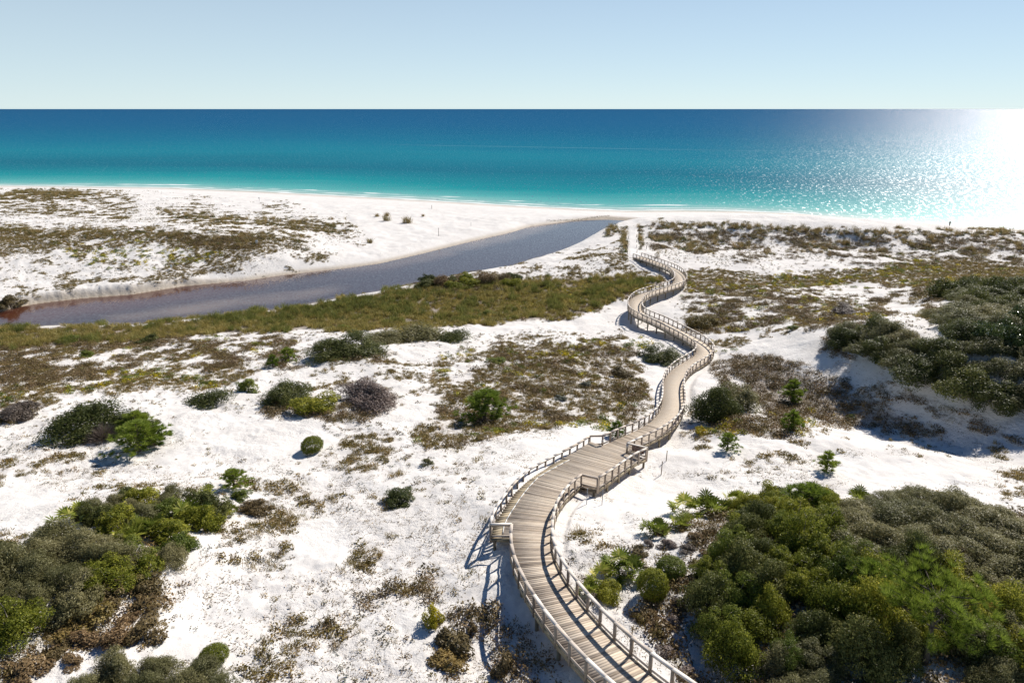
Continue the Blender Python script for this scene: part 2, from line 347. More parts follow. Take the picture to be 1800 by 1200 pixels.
def wood_mat(name, pale, mid, dark, bumpy=.35):
    m, t, o = newmat(name); p = N(t, 'ShaderNodeBsdfPrincipled', i_Roughness=.8)
    uv = N(t, 'ShaderNodeUVMap'); oi = N(t, 'ShaderNodeObjectInfo')
    mp = N(t, 'ShaderNodeMapping'); mp.inputs['Scale'].default_value = (1.2, 26, 1); t.links.new(uv.outputs[0], mp.inputs[0])
    g = noise(t, mp.outputs[0], 1.6, 5, .62)
    mp2 = N(t, 'ShaderNodeMapping'); mp2.inputs['Scale'].default_value = (.8, 3.1, 1); t.links.new(uv.outputs[0], mp2.inputs[0])
    g2 = noise(t, mp2.outputs[0], 1.0, 3)
    r = math_(t, 'MULTIPLY', math_(t, 'SUBTRACT', oi.outputs['Random'], .5), .46)
    k = math_(t, 'ADD', math_(t, 'ADD', math_(t, 'MULTIPLY', g, .75), math_(t, 'MULTIPLY', g2, .3)), r)
    col = ramp(t, k, [(.22, dark), (.45, mid), (.68, pale), (.9, tuple(c * 1.15 for c in pale))])
    warm = mixc(t, mapr(t, g2, 5e-1, .72, 0, .7), col, mixc(t, .5, col, (.50, .34, .17)))
    t.links.new(warm, p.inputs['Base Color'])
    b = N(t, 'ShaderNodeBump', i_Strength=bumpy, i_Distance=.01); t.links.new(g, b.inputs['Height']); t.links.new(b.outputs[0], p.inputs['Normal'])
    t.links.new(p.outputs[0], o.inputs[0]); return m
M['deck_wood'] = wood_mat('deck_wood', (.66, .56, .44), (.48, .395, .31), (.15, .115, .085))
M['rail_wood'] = wood_mat('rail_wood', (.68, .60, .52), (.47, .40, .335), (.22, .18, .145))
M['sunlit_cap_wood'] = wood_mat('sunlit_cap_wood', (.80, .73, .65), (.62, .54, .46), (.34, .28, .235))  # rail timber made paler: sunlight on the caps painted into the colour
M['shaded_post_wood'] = wood_mat('shaded_post_wood', (.36, .30, .245), (.25, .20, .16), (.13, .105, .085))  # rail timber made darker: backlit shade on post sides painted into the colour
M['pile_wood'] = wood_mat('pile_wood', (.36, .30, .20), (.24, .195, .13), (.12, .10, .07))

# ------------------------------------------------------------------ vegetation maps (drawn in photo pixels, read through world points)
MW, MH = 600, 400
myy, mxx = np.mgrid[0:MH, 0:MW]; mxx = mxx * 3 + 1.5; myy = myy * 3 + 1.5
def blur(a, k):
    for _ in range(2):
        for ax in (0, 1):
            c = np.cumsum(np.pad(a, [(k + 1, k) if i == ax else (0, 0) for i in (0, 1)], mode='edge'), axis=ax)
            a = (np.take(c, range(2 * k + 1, c.shape[ax]), axis=ax) - np.take(c, range(0, c.shape[ax] - 2 * k - 1), axis=ax)) / (2 * k + 1)
    return a
def mask(items, k=2):
    a = np.zeros((MH, MW))
    for it in items:
        v, shp = it[0], it[1]
        if isinstance(shp[0], tuple): m = inside(mxx, myy, list(shp))
        else:
            x0, y0, rx, ry = shp[:4]; m = ((mxx - x0) / rx) ** 2 + ((myy - y0) / ry) ** 2 < 1
        if v < 0: a[m] = -v - 1 if v < -1 else 0
        else: a[m] = np.maximum(a[m], v)
    return blur(a, k)
def mread(a, px, py):
    i = np.clip((px / 3).astype(int), 0, MW - 1); j = np.clip((py / 3).astype(int), 0, MH - 1)
    return a[j, i]
MARSH = ((0,578),(117,574),(233,574),(333,563),(500,546),(600,526),(667,516),(730,506),(760,497),(880,492),(1000,492),(1090,484),(1165,490),(1170,500),
         (1105,515),(1060,538),(960,556),(880,562),(800,574),(640,576),(400,585),(200,600),(0,612))
HB = {}
HB['heath_olive'] = mask([
 (.95, ((1195,482),(1260,472),(1330,482),(1400,488),(1480,480),(1560,468),(1620,458),(1700,450),(1800,470),(1800,500),(1700,500),(1640,505),(1560,500),(1480,503),(1400,505),(1330,511),(1260,515),(1200,512))),
 (.85, ((0,398),(60,405),(150,403),(300,408),(400,412),(480,415),(560,428),(500,440),(430,455),(390,462),(330,440),(250,430),(150,424),(60,436),(0,450))),
 (.66, ((720,775),(770,720),(790,680),(850,640),(870,598),(950,605),(1080,600),(1120,640),(1145,680),(1150,700),(1135,740),(1050,742),(950,755),(850,776),(760,790))),
 (.55, ((0,690),(80,665),(200,650),(330,645),(450,648),(440,678),(350,683),(200,690),(120,690),(40,740),(0,750))),
 (.7, ((200,662),(440,652),(430,675),(300,683),(170,684))),
 (.85, ((430,858),(500,846),(560,858),(500,866))), (.75, (585, 820, 55, 8)), (.55, (645, 790, 48, 34)), (.5, (290, 850, 45, 10)), (.7, (225, 857, 75, 9)),
 (.45, ((1280,800),(1330,795),(1440,808),(1430,828),(1300,824))), (.45, (1240, 750, 60, 30)), (.5, ((1240,600),(1300,570),(1420,568),(1430,580),(1300,610))),
 (.8, (1450, 560, 60, 9)), (.35, (1300, 560, 80, 30)), (.3, ((1200,515),(1700,505),(1620,560),(1400,560),(1220,560))),
 (.7, (1250, 570, 40, 10)), (.6, (1460, 528, 60, 8)),
 (.3, ((0,600),(520,590),(500,650),(250,640),(0,680))), (.25, ((520,650),(860,600),(850,760),(560,760))),
 (.5, ((1060,480),(1105,446),(1110,470),(1160,475),(1190,500),(1140,490))), (.3, ((850,487),(1000,450),(1100,430),(1110,480),(1000,490))),
 (.55, (905, 490, 170, 7)), (.6, ((1150,520),(1100,520),(1010,560),(960,565),(1060,530))), (.2, ((960,560),(1100,560),(1100,600),(900,600))),
 (.5, ((0,345),(110,338),(240,350),(240,358),(100,352),(0,360))), (.35, ((0,360),(240,362),(240,385),(120,380),(0,372))), (.25, ((280,370),(450,380),(620,395),(640,425),(540,420),(300,395))),
 (.5, (140, 345, 40, 5)), (.5, (495, 367, 35, 4)), (.6, (350, 357, 22, 3)), (.5, (210, 349, 22, 3)), (.55, (520, 480, 50, 6)), (.55, (545, 450, 40, 8)), (.6, (545, 400, 60, 5)),
 (.28, ((60,425),(380,440),(400,470),(270,475),(100,500),(0,500),(0,470))), (.7, ((270,482),(400,466),(400,474),(290,490))), (.75, ((20,512),(200,496),(300,478),(400,460),(445,468),(390,482),(300,494),(200,506),(20,526))),
 (.22, ((760,1080),(840,1080),(900,1200),(700,1200))), (.13, ((500,1000),(800,1000),(900,1200),(480,1200))), (.16, ((380,830),(860,830),(860,1200),(300,1200))),
 (.8, (10, 715, 50, 22)), (.14, ((1230,740),(1780,770),(1780,850),(1220,850))), (.4, (1780, 850, 40, 25)), (.3, ((1010,850),(1100,900),(1060,1000),(1000,940))),
 (.2, ((0,800),(200,800),(180,900),(0,960))), (.3, (860, 700, 80, 60)), (.3, ((330,870),(470,890),(480,920),(420,940),(360,900)))])
HB['heath_brown'] = mask([
 (.95, ((1290,625),(1350,620),(1420,655),(1500,680),(1600,735),(1680,765),(1600,765),(1470,740),(1390,735),(1320,700))), (.75, (1330, 745, 85, 22)), (.45, ((1240,640),(1300,625),(1330,690),(1280,700))),
 (.24, ((720,775),(770,720),(790,680),(850,640),(870,598),(950,600),(1080,595),(1130,640),(1150,680),(1150,700),(1135,745),(1050,745),(950,755),(850,780),(760,790))),
 (.3, ((0,600),(520,590),(540,650),(250,650),(0,700))), (.75, ((735,492),(900,487),(905,500),(860,515),(730,512))), (.5, ((560,628),(700,620),(720,632),(600,640))),
 (.75, ((450,700),(560,720),(640,715),(690,690),(700,700),(640,735),(560,745),(480,740))), (.85, ((1480,690),(1560,700),(1800,790),(1800,770),(1640,700),(1560,670))), (.45, ((1430,590),(1500,600),(1520,640),(1470,630))),
 (.5, ((160,1120),(0,1200),(0,1120),(140,1050),(200,1020),(260,1060),(220,1110))), (.5, (240, 1010, 60, 70)), (.3, ((1120,930),(1260,900),(1260,1060),(1200,1200),(1100,1050),(1040,1010))),
 (.75, ((1190,1190),(1800,1190),(1800,1200),(1190,1200))), (.85, ((1230,900),(1800,900),(1800,1180),(1280,1160),(1210,1080))), (.6, ((870,1120),(960,1080),(1020,1200),(880,1200))),
 (.75, (1500, 730, 60, 15)), (.3, ((1200,515),(1700,505),(1600,570),(1220,580))), (.2, ((1120,404),(1800,418),(1800,470),(1140,450))), (.12, ((480,1000),(850,980),(900,1200),(480,1200))),
 (.5, (740, 455, 0.1, 1)), (.45, ((1130,405),(1800,420),(1800,440),(1550,432),(1150,415))), (.4, ((300,412),(480,420),(440,440),(300,425))), (.5, (1240, 565, 40, 12)), (.25, ((620,1040),(700,1040),(690,1110),(560,1130)))])
HB['crest_oats'] = mask([
 (.85, ((1128,398),(1160,391),(1300,394),(1500,404),(1600,407),(1800,410),(1800,418),(1600,416),(1450,414),(1300,404),(1160,401))), (.85, ((1062,408),(1075,400),(1105,399),(1108,410),(1070,414))),
 (.3, ((1130,405),(1800,420),(1800,460),(1150,440))), (.5, ((0,338),(110,335),(240,345),(110,347),(0,345))), (.3, ((270,370),(620,392),(640,410),(540,405),(300,385))), (1., ((1118.5,401),(1127,399),(1128,440),(1119.5,440))), (1., ((1093,404),(1104,404),(1102.5,443),(1092,438))),
 (.35, ((0,400),(480,412),(560,425),(560,440),(480,430),(0,415))), (.6, ((1085,445),(1105,448),(1100,456),(1080,452)))], 1)
HB['marsh'] = mask([(.92, MARSH), (.6, ((600,560),(1060,520),(1150,500),(1000,562),(640,582),(600,580)))], 1)
HB['marsh_green'] = mask([(.75, ((333,563),(500,546),(600,526),(700,512),(760,520),(700,545),(560,560),(350,572))), (.3, MARSH)], 1)
HB['yellow'] = mask([
 (.34, ((1195,485),(1330,484),(1480,485),(1620,462),(1700,465),(1640,505),(1480,505),(1330,512),(1200,512))), (.32, ((90,425),(380,432),(380,465),(240,470),(100,450))), (.22, ((720,775),(850,740),(1135,735),(1050,750),(850,785))),
 (.25, ((0,685),(130,675),(140,690),(60,720),(0,720))), (.4, ((900,500),(1160,495),(1150,520),(1040,550),(900,560))), (.12, ((780,600),(1140,600),(1140,740),(760,740))), (.15, ((200,600),(520,600),(520,640),(200,640))),
 (.2, ((1250,690),(1330,700),(1320,760),(1240,770))), (.2, ((1350,720),(1560,730),(1600,770),(1400,760))), (.2, ((1540,470),(1800,470),(1800,500),(1540,505))), (.22, ((1240,560),(1430,560),(1430,585),(1240,620))), (.1, ((1220,520),(1620,510),(1560,560),(1240,580))), (.22, ((100,650),(440,650),(440,680),(120,680)))], 2)
HB['speckle'] = mask([(.8, ((1120,404),(1800,418),(1800,470),(1560,468),(1330,480),(1190,470),(1130,440))), (.55, ((1200,512),(1700,505),(1640,600),(1440,560),(1400,620),(1240,620),(1180,540))), (.7, ((850,487),(1060,430),(1100,440),(1100,490))),
 (.6, ((0,600),(900,575),(1090,560),(1090,600),(870,640),(560,760),(0,760))), (.5, ((0,340),(240,345),(620,390),(640,430),(560,470),(280,500),(0,530))), (.5, ((0,760),(860,740),(860,1200),(0,1200))), (.35, ((1000,830),(1780,760),(1780,860),(1200,860),(1000,1000))), (.6, ((1020,1000),(1250,900),(1260,1200),(1100,1200)))], 3)
HB['litter'] = mask([(.85, ((300,1000),(500,880),(860,880),(900,1200),(480,1200),(300,1060))), (.55, ((0,760),(1000,740),(860,900),(0,1000))), (.55, ((1000,850),(1780,760),(1780,860),(1200,900),(1000,1000))), (.9, ((960,1000),(1250,900),(1280,1200),(1100,1200))), (.75, ((1400,640),(1540,640),(1800,700),(1800,790),(1600,760)))], 3)
cover = np.clip(HB['heath_olive'] * .6 + HB['heath_brown'] * .75 + HB['marsh'] * 1.2, 0, 1)
# clean sand patches
CLEAN = blur(np.clip(sum((((mxx - a) / c) ** 2 + ((myy - b) / d) ** 2 < 1).astype(float) for a, b, c, d in
    ((1500,514,75,12),(1030,575,60,16),(1410,462,60,6),(1380,600,60,18),(480,770,110,36),(60,900,60,50),(1112,424,7,22),(1150,870,70,34),(1600,830,150,25),(560,960,60,50),(1590,545,40,16),(330,750,60,20),(850,560,0.1,1))), 0, 1), 2)

# ------------------------------------------------------------------ ground mesh
nu = len(u)
idx = np.arange(NR * nu).reshape(NR, nu)
quads = np.stack([idx[:-1, :-1], idx[:-1, 1:], idx[1:, 1:], idx[1:, :-1]], -1).reshape(-1, 4)
V = np.stack([GX, GY, GH], -1).reshape(-1, 3)
m, t, o = newmat('white_sand')
tc = N(t, 'ShaderNodeTexCoord'); P_ = tc.outputs['Object']
cov = attr(t, 'cover'); wet = attr(t, 'wet'); lit = attr(t, 'litter')
n1 = noise(t, P_, .35, 5); n2 = noise(t, P_, 3.2, 5, .6); n3 = noise(t, P_, 11, 4, .65); n4 = noise(t, P_, 30, 3, .6)
sand = mixc(t, mapr(t, n1, .3, .7), (.73, .69, .645), (.79, .76, .72))
sand = mixc(t, mapr(t, n2, .5, .75, 0, .35), sand, (.60, .55, .49))
dead = mixc(t, mapr(t, n3, .35, .65), (.13, .095, .065), (.30, .235, .17))
dens = math_(t, 'MULTIPLY', cov, 1.0)
k = math_(t, 'SUBTRACT', math_(t, 'ADD', dens, math_(t, 'MULTIPLY', n2, .75)), math_(t, 'MULTIPLY', n3, -.25))
k = mapr(t, k, 1.0, 1.3)
sand = mixc(t, math_(t, 'MULTIPLY', k, .8, clamp=True), sand, dead)
# dark twig and leaf scraps lying on the sand
sp = math_(t, 'MULTIPLY', mapr(t, n4, .60, .68), mapr(t, n2, .48, .62)); sp = math_(t, 'MULTIPLY', sp, lit, clamp=True)
sand = mixc(t, math_(t, 'MULTIPLY', sp, .75), sand, (.16, .11, .08))
sand = mixc(t, wet, sand, (.47, .39, .29))
p = N(t, 'ShaderNodeBsdfPrincipled'); t.links.new(sand, p.inputs['Base Color']); t.links.new(mapr(t, wet, 0, 1, .95, .35), p.inputs['Roughness'])
p.inputs['Specular IOR Level'].default_value = .25
rough_ = mapr(t, noise(t, P_, .16, 3), .42, .6, .25, 1.25)
hb = math_(t, 'MULTIPLY', math_(t, 'ADD', math_(t, 'MULTIPLY', n2, 1.0), math_(t, 'MULTIPLY', n3, .35)), rough_)
hb = math_(t, 'ADD', hb, math_(t, 'MULTIPLY', n4, .12))
vo = N(t, 'ShaderNodeTexVoronoi', feature='SMOOTH_F1'); vo.inputs['Scale'].default_value = 1.9; t.links.new(P_, vo.inputs['Vector'])
hb = math_(t, 'ADD', hb, math_(t, 'MULTIPLY', mapr(t, vo.outputs['Distance'], 0, .35, -.35, 0), mapr(t, n1, .45, .6)))
b = N(t, 'ShaderNodeBump', i_Strength=.6, i_Distance=.2); t.links.new(hb, b.inputs['Height']); t.links.new(b.outputs[0], p.inputs['Normal'])
t.links.new(p.outputs[0], o.inputs[0]); M['sand'] = m
me = mesh_np('ground', V, quads, [m], True)
gpx, gpy = proj(V[:, 0], V[:, 1], V[:, 2])
onp = (gpx > -900) & (gpx < 2700) & (gpy < 1700)
cv = mread(cover, gpx, gpy) * (1 - mread(CLEAN, gpx, gpy)) * onp
ds = seaward(V[:, 0], V[:, 1]); dcr = seg_dist(V[:, 0], V[:, 1], np.vstack([creek, creek[:1]])); incr = inside(V[:, 0], V[:, 1], creek)
cv = cv * (ds < -15)
wetv = np.maximum(sst(-7, -1.5, ds) * .75, np.where(incr, 1, sst(2.2, .3, dcr) * .8))
vattr(me, 'cover', cv); vattr(me, 'wet', wetv); vattr(me, 'litter', mread(HB['litter'], gpx, gpy) * onp * (1 - mread(CLEAN, gpx, gpy)))
g = link('ground', me); tag(g, 'white quartz sand dunes with scattered scrub litter', kind='structure')

# ------------------------------------------------------------------ sand path from the boardwalk to the beach
pa, pb = np.array([23.9, 131.6]), np.array([float(v) for v in un(1112, 402.5, 5.0)]); pd = (pb - pa) / np.linalg.norm(pb - pa); pn = np.array([pd[1], -pd[0]])
na_, nb_ = 90, 9; s_, c_ = np.meshgrid(np.linspace(0, 1, na_), np.linspace(-1, 1, nb_), indexing='ij')
PX = pa[0] + (pb[0] - pa[0]) * s_ + pn[0] * c_ * (1.15 + .12 * np.sin(s_ * 23)); PY = pa[1] + (pb[1] - pa[1]) * s_ + pn[1] * c_ * 1.15; PZ = H(PX, PY); PZ = PZ + np.where(np.abs(c_) > .95, -.12, .07)
pi_ = np.arange(na_ * nb_).reshape(na_, nb_); M['path_sand'] = simple_mat('path_sand', (.78, .745, .70), .95, 0, .6, 3, .04)
me = mesh_np('path', np.stack([PX, PY, PZ], -1).reshape(-1, 3), np.stack([pi_[:-1, :-1], pi_[:-1, 1:], pi_[1:, 1:], pi_[1:, :-1]], -1).reshape(-1, 4), [M['path_sand']], True)
tag(link('path', me), 'straight path of trodden white sand from the boardwalk to the beach', kind='structure')

# ------------------------------------------------------------------ sea
SEA_SLOPE = .7
sd = np.concatenate([[-4], np.geomspace(1, 40, 60) - 1, np.geomspace(42, 45000, 90)])
su = np.concatenate([-np.geomspace(8, 1.3, 12)[:-1], np.linspace(-1.3, 1.3, 160), np.geomspace(1.3, 8, 12)[1:]])
SX = np.empty((len(sd), len(su))); SY = np.empty_like(SX)
for i, d in enumerate(sd):
    x = su * (235 + d); SX[i] = x; SY[i] = shore_y(x) + d
ii = np.arange(SX.size).reshape(SX.shape)
me = mesh_np('sea', np.stack([SX, SY, np.zeros_like(SX)], -1).reshape(-1, 3), np.stack([ii[:-1, :-1], ii[:-1, 1:], ii[1:, 1:], ii[1:, :-1]], -1).reshape(-1, 4), [], True)
vattr(me, 'offshore', np.repeat(sd, len(su)))
m, t, o = newmat('sea_water')
tc = N(t, 'ShaderNodeTexCoord'); P_ = tc.outputs['Object']
off = attr(t, 'offshore')
mp = N(t, 'ShaderNodeMapping'); mp.inputs['Scale'].default_value = (.003, .016, 1); t.links.new(P_, mp.inputs[0])
big = noise(t, mp.outputs[0], 1, 4, .55)
mp2 = N(t, 'ShaderNodeMapping'); mp2.inputs['Scale'].default_value = (.02, .09, 1); t.links.new(P_, mp2.inputs[0])
mid = noise(t, mp2.outputs[0], 1, 4, .6)
lg = math_(t, 'LOGARITHM', math_(t, 'ADD', math_(t, 'MAXIMUM', off, 0), 4), 10)
lg = math_(t, 'ADD', lg, math_(t, 'MULTIPLY', math_(t, 'SUBTRACT', big, .5), .32))
lg = math_(t, 'ADD', lg, math_(t, 'MULTIPLY', math_(t, 'SUBTRACT', mid, .5), .2))
# log10 of metres: 4 -> .6 ; 14 -> 1.15 ; 50 -> 1.7 ; 100 -> 2 ; 250 -> 2.4 ; 600 -> 2.78 ; 3000 -> 3.5
kk = mapr(t, lg, .6, 3.8)
def q(v): return (v - .6) / 3.2
col = ramp(t, kk, [(0, (.50, .56, .50)), (q(1.05), (.28, .50, .46)), (q(1.4), (.10, .40, .38)), (q(1.75), (.008, .26, .28)), (q(1.98), (.003, .18, .23)), (q(2.15), (.002, .14, .20)), (q(2.42), (.003, .19, .255)),
                   (q(2.66), (0, .145, .235)), (q(2.92), (0, .11, .215)), (q(3.2), (0, .095, .21)), (1, (0, .085, .195))])
# foam: breaking lines near the shore, a faint line far out
w1 = N(t, 'ShaderNodeSeparateXYZ'); t.links.new(P_, w1.inputs[0])
mpf = N(t, 'ShaderNodeMapping'); mpf.inputs['Scale'].default_value = (.03, .25, 1); t.links.new(P_, mpf.inputs[0])
fn = noise(t, mpf.outputs[0], 1, 5, .6)
offn = math_(t, 'ADD', off, math_(t, 'MULTIPLY', math_(t, 'SUBTRACT', mid, .5), 14))
def band(c, wd): return mapr(t, math_(t, 'ABSOLUTE', math_(t, 'SUBTRACT', offn, c)), wd * .4, wd, 1, 0)
foam = math_(t, 'ADD', band(1.5, 1.6), math_(t, 'MULTIPLY', band(7, 1.5), mapr(t, fn, .42, .62)))
foam = math_(t, 'ADD', foam, math_(t, 'MULTIPLY', band(14, 1.6), mapr(t, fn, .50, .60)), clamp=True)
yy = math_(t, 'ADD', w1.outputs[1], math_(t, 'MULTIPLY', w1.outputs[0], .32))
fl = mapr(t, math_(t, 'ABSOLUTE', math_(t, 'SUBTRACT', math_(t, 'ADD', yy, math_(t, 'MULTIPLY', mid, 22)), 640)), 1.5, 5, .08, 0)
fl = math_(t, 'MULTIPLY', fl, mapr(t, w1.outputs[0], -140, -60, 0, 1))
foam = math_(t, 'MAXIMUM', foam, fl)
col = mixc(t, foam, col, (.8, .82, .80))
def facets(t, P_, scl, amp, detail=2):
    """a water normal with the slopes of small waves, the same at any distance"""
    mp_ = N(t, 'ShaderNodeMapping'); mp_.inputs['Scale'].default_value = scl; t.links.new(P_, mp_.inputs[0])
    n_ = N(t, 'ShaderNodeTexNoise'); n_.inputs['Scale'].default_value = 1; n_.inputs['Detail'].default_value = detail; n_.inputs['Roughness'].default_value = .6; t.links.new(mp_.outputs[0], n_.inputs['Vector'])
    v_ = N(t, 'ShaderNodeVectorMath', operation='SUBTRACT'); t.links.new(n_.outputs['Color'], v_.inputs[0]); v_.inputs[1].default_value = (.5, .5, .5)
    w_ = N(t, 'ShaderNodeVectorMath', operation='MULTIPLY'); t.links.new(v_.outputs[0], w_.inputs[0]); w_.inputs[1].default_value = (amp, amp, 0)
    return w_.outputs[0]
def add_v(t, *vs):
    o_ = vs[0]
    for v_ in vs[1:]:
        n_ = N(t, 'ShaderNodeVectorMath', operation='ADD'); t.links.new(o_, n_.inputs[0])
        if isinstance(v_, tuple): n_.inputs[1].default_value = v_
        else: t.links.new(v_, n_.inputs[1])
        o_ = n_.outputs[0]
    n_ = N(t, 'ShaderNodeVectorMath', operation='NORMALIZE'); t.links.new(o_, n_.inputs[0]); return n_.outputs[0]
nrm = add_v(t, facets(t, P_, (1.5, .4, 1), SEA_SLOPE), facets(t, P_, (.06, .15, 1), SEA_SLOPE * .35), (0, 0, 1))
df = N(t, 'ShaderNodeBsdfDiffuse'); t.links.new(col, df.inputs[0])
gl = N(t, 'ShaderNodeBsdfGlossy', distribution='BECKMANN'); gl.inputs['Roughness'].default_value = .49; t.links.new(nrm, gl.inputs['Normal'])
gA = N(t, 'ShaderNodeBsdfGlossy', distribution='BECKMANN'); gA.inputs['Roughness'].default_value = .47
# smooth glassy facets scattered over a ruffled surface
gm = N(t, 'ShaderNodeMapping'); gm.inputs['Scale'].default_value = (1.1, .32, 1); t.links.new(P_, gm.inputs[0])
gn = noise(t, gm.outputs[0], 1, 3, .75)
nofoam = math_(t, 'SUBTRACT', 1, foam)
mA = N(t, 'ShaderNodeMixShader'); t.links.new(math_(t, 'MULTIPLY', nofoam, .11), mA.inputs[0]); t.links.new(df.outputs[0], mA.inputs[1]); t.links.new(gA.outputs[0], mA.inputs[2])
fc = math_(t, 'MULTIPLY', mapr(t, gn, .585, .65), nofoam)
mx = N(t, 'ShaderNodeMixShader'); t.links.new(fc, mx.inputs[0]); t.links.new(mA.outputs[0], mx.inputs[1]); t.links.new(gl.outputs[0], mx.inputs[2])
t.links.new(mx.outputs[0], o.inputs[0]); me.materials.append(m)
tag(link('sea', me), 'calm sea, turquoise by the shore and deep blue at the horizon', kind='structure')

# ------------------------------------------------------------------ creek
cxs = np.arange(-150, 75, 1.5); cys = np.arange(80, 245, 1.5)
QX, QY = np.meshgrid(cxs, cys); gi = np.arange(QX.size).reshape(QX.shape)
qd = seg_dist(QX, QY, np.vstack([creek, creek[:1]])); qi = inside(QX, QY, creek); keepv = qi | (qd < 3)
fq = np.stack([gi[:-1, :-1], gi[:-1, 1:], gi[1:, 1:], gi[1:, :-1]], -1).reshape(-1, 4)
fq = fq[keepv.ravel()[fq].all(1)]; used = np.unique(fq); rm = np.zeros(QX.size, int); rm[used] = np.arange(len(used))
cV = np.stack([QX, QY, np.full_like(QX, WZ)], -1).reshape(-1, 3)[used]
me = mesh_np('creek_water', cV, rm[fq], [], True)
ppx, ppy = proj(cV[:, 0], cV[:, 1], cV[:, 2])
shoal_glow = mask([(1.0, ((600,472),(667,463),(733,448),(833,423),(900,408),(933,398),(1017,387),(1000,393),(940,408),(900,420),(800,442),(700,466),(600,478))), (.55, ((0,547),(133,528),(433,496),(600,474),(600,480),(433,500),(133,532),(0,552))),
              (.75, ((150,560),(300,540),(420,522),(560,507),(640,500),(560,520),(460,535),(330,550),(200,566))), (.8, ((1070,384),(1147,389),(1120,402),(1085,392))), (.5, ((640,515),(730,497),(760,492),(800,485),(730,505),(660,518)))], 2)  # long mid-channel patch paints bright reflections on the water; the others are shallows
inpx = (ppx > 0) & (ppx < 1800)
tannin_refl = mask([(1.0, ((0,548),(67,535),(133,527),(233,519),(320,505),(433,495),(500,486),(500,494),(430,510),(320,528),(200,545),(90,562),(0,570))), (.45, ((500,486),(600,476),(760,444),(833,425),(833,432),(700,475),(520,500)))], 3)  # dark far-bank band: bank reflection painted in together with the tannin brown
vattr(me, 'tannin', mread(tannin_refl, ppx, ppy) * inpx)
vattr(me, 'shoal_glow', np.maximum(mread(shoal_glow, ppx, ppy) * inpx, sst(1.6, 0, seg_dist(cV[:, 0], cV[:, 1], np.vstack([creek, creek[:1]]))) * .7))
m, t, o = newmat('creek_surface'); tc = N(t, 'ShaderNodeTexCoord'); P_ = tc.outputs['Object']
sh = attr(t, 'shoal_glow'); nn = noise(t, P_, .08, 4, .6)
shn = mapr(t, math_(t, 'ADD', sh, math_(t, 'MULTIPLY', math_(t, 'SUBTRACT', nn, .5), .7)), .15, .9)
col = mixc(t, shn, (.05, .02, .016), (.27, .19, .14))
col = mixc(t, mapr(t, math_(t, 'ADD', attr(t, 'tannin'), math_(t, 'MULTIPLY', math_(t, 'SUBTRACT', nn, .5), .5)), .1, .8), col, (.10, .034, .018))  # brown-red for tannin water and the painted reflection of the far bank
p = N(t, 'ShaderNodeBsdfPrincipled'); t.links.new(col, p.inputs['Base Color']); p.inputs['Roughness'].default_value = .1; p.inputs['IOR'].default_value = 1.6
t.links.new(add_v(t, facets(t, P_, (3.0, 1.6, 1), .17), (0, 0, 1)), p.inputs['Normal'])
t.links.new(p.outputs[0], o.inputs[0]); me.materials.append(m)
tag(link('creek_water', me), 'brown tannin creek running behind the beach to the sea', kind='structure')

# ------------------------------------------------------------------ boardwalk
def cat(Pn, n=10):
    Pn = np.asarray(Pn); Q = np.vstack([2 * Pn[0] - Pn[1], Pn, 2 * Pn[-1] - Pn[-2]]); oo = []
    for i in range(1, len(Q) - 2):
        for s in np.linspace(0, 1, n, endpoint=False):
            a, b_, c, d = Q[i - 1:i + 3]; oo.append(.5 * (2 * b_ + (c - a) * s + (2 * a - 5 * b_ + 4 * c - d) * s * s + (3 * b_ - a - 3 * c + d) * s ** 3))
    oo.append(Pn[-1]); return np.array(oo)
def resamp(Pn, step=None, n=None):
    L = np.r_[0, np.cumsum(np.linalg.norm(np.diff(Pn[:, :2], axis=0), axis=1))]
    n = n or max(1, int(round(L[-1] / step))); s = np.linspace(0, L[-1], n + 1)
    return np.column_stack([np.interp(s, L, Pn[:, j]) for j in range(3)])
def tang(Pn):
    d = np.gradient(Pn[:, :2], axis=0); return d / np.linalg.norm(d, axis=1)[:, None]
def offs(Pn, d):    # going from the beach towards the camera, positive is the left side of the photo
    tg = tang(Pn); Q = Pn.copy(); Q[:, 0] += tg[:, 1] * d; Q[:, 1] -= tg[:, 0] * d; return Q
fine = cat(walk, 16)
bw = bpy.data.objects.new('boardwalk', None); C.objects.link(bw); bw.location = (0, 0, 0)
tag(bw, 'weathered wooden boardwalk with railings winding over the dunes to the beach', 'boardwalk')
deck = resamp(fine, .142); dt = tang(deck); dn = np.stack([dt[:, 1], -dt[:, 0]], 1)
def hit_t(p, n, poly):
    best = None
    for a, b_ in zip(poly[:-1], poly[1:]):
        e = b_[:2] - a[:2]; den = n[0] * e[1] - n[1] * e[0]
        if abs(den) < 1e-9: continue
        r = a[:2] - p[:2]; tt = (r[0] * e[1] - r[1] * e[0]) / den; s = (r[0] * n[1] - r[1] * n[0]) / den
        if tt > .5 and tt < 3.6 and 0 <= s <= 1: best = tt if best is None else min(best, tt)
    return best
rest = MB(); strip = []; planks = []
nd = len(deck)
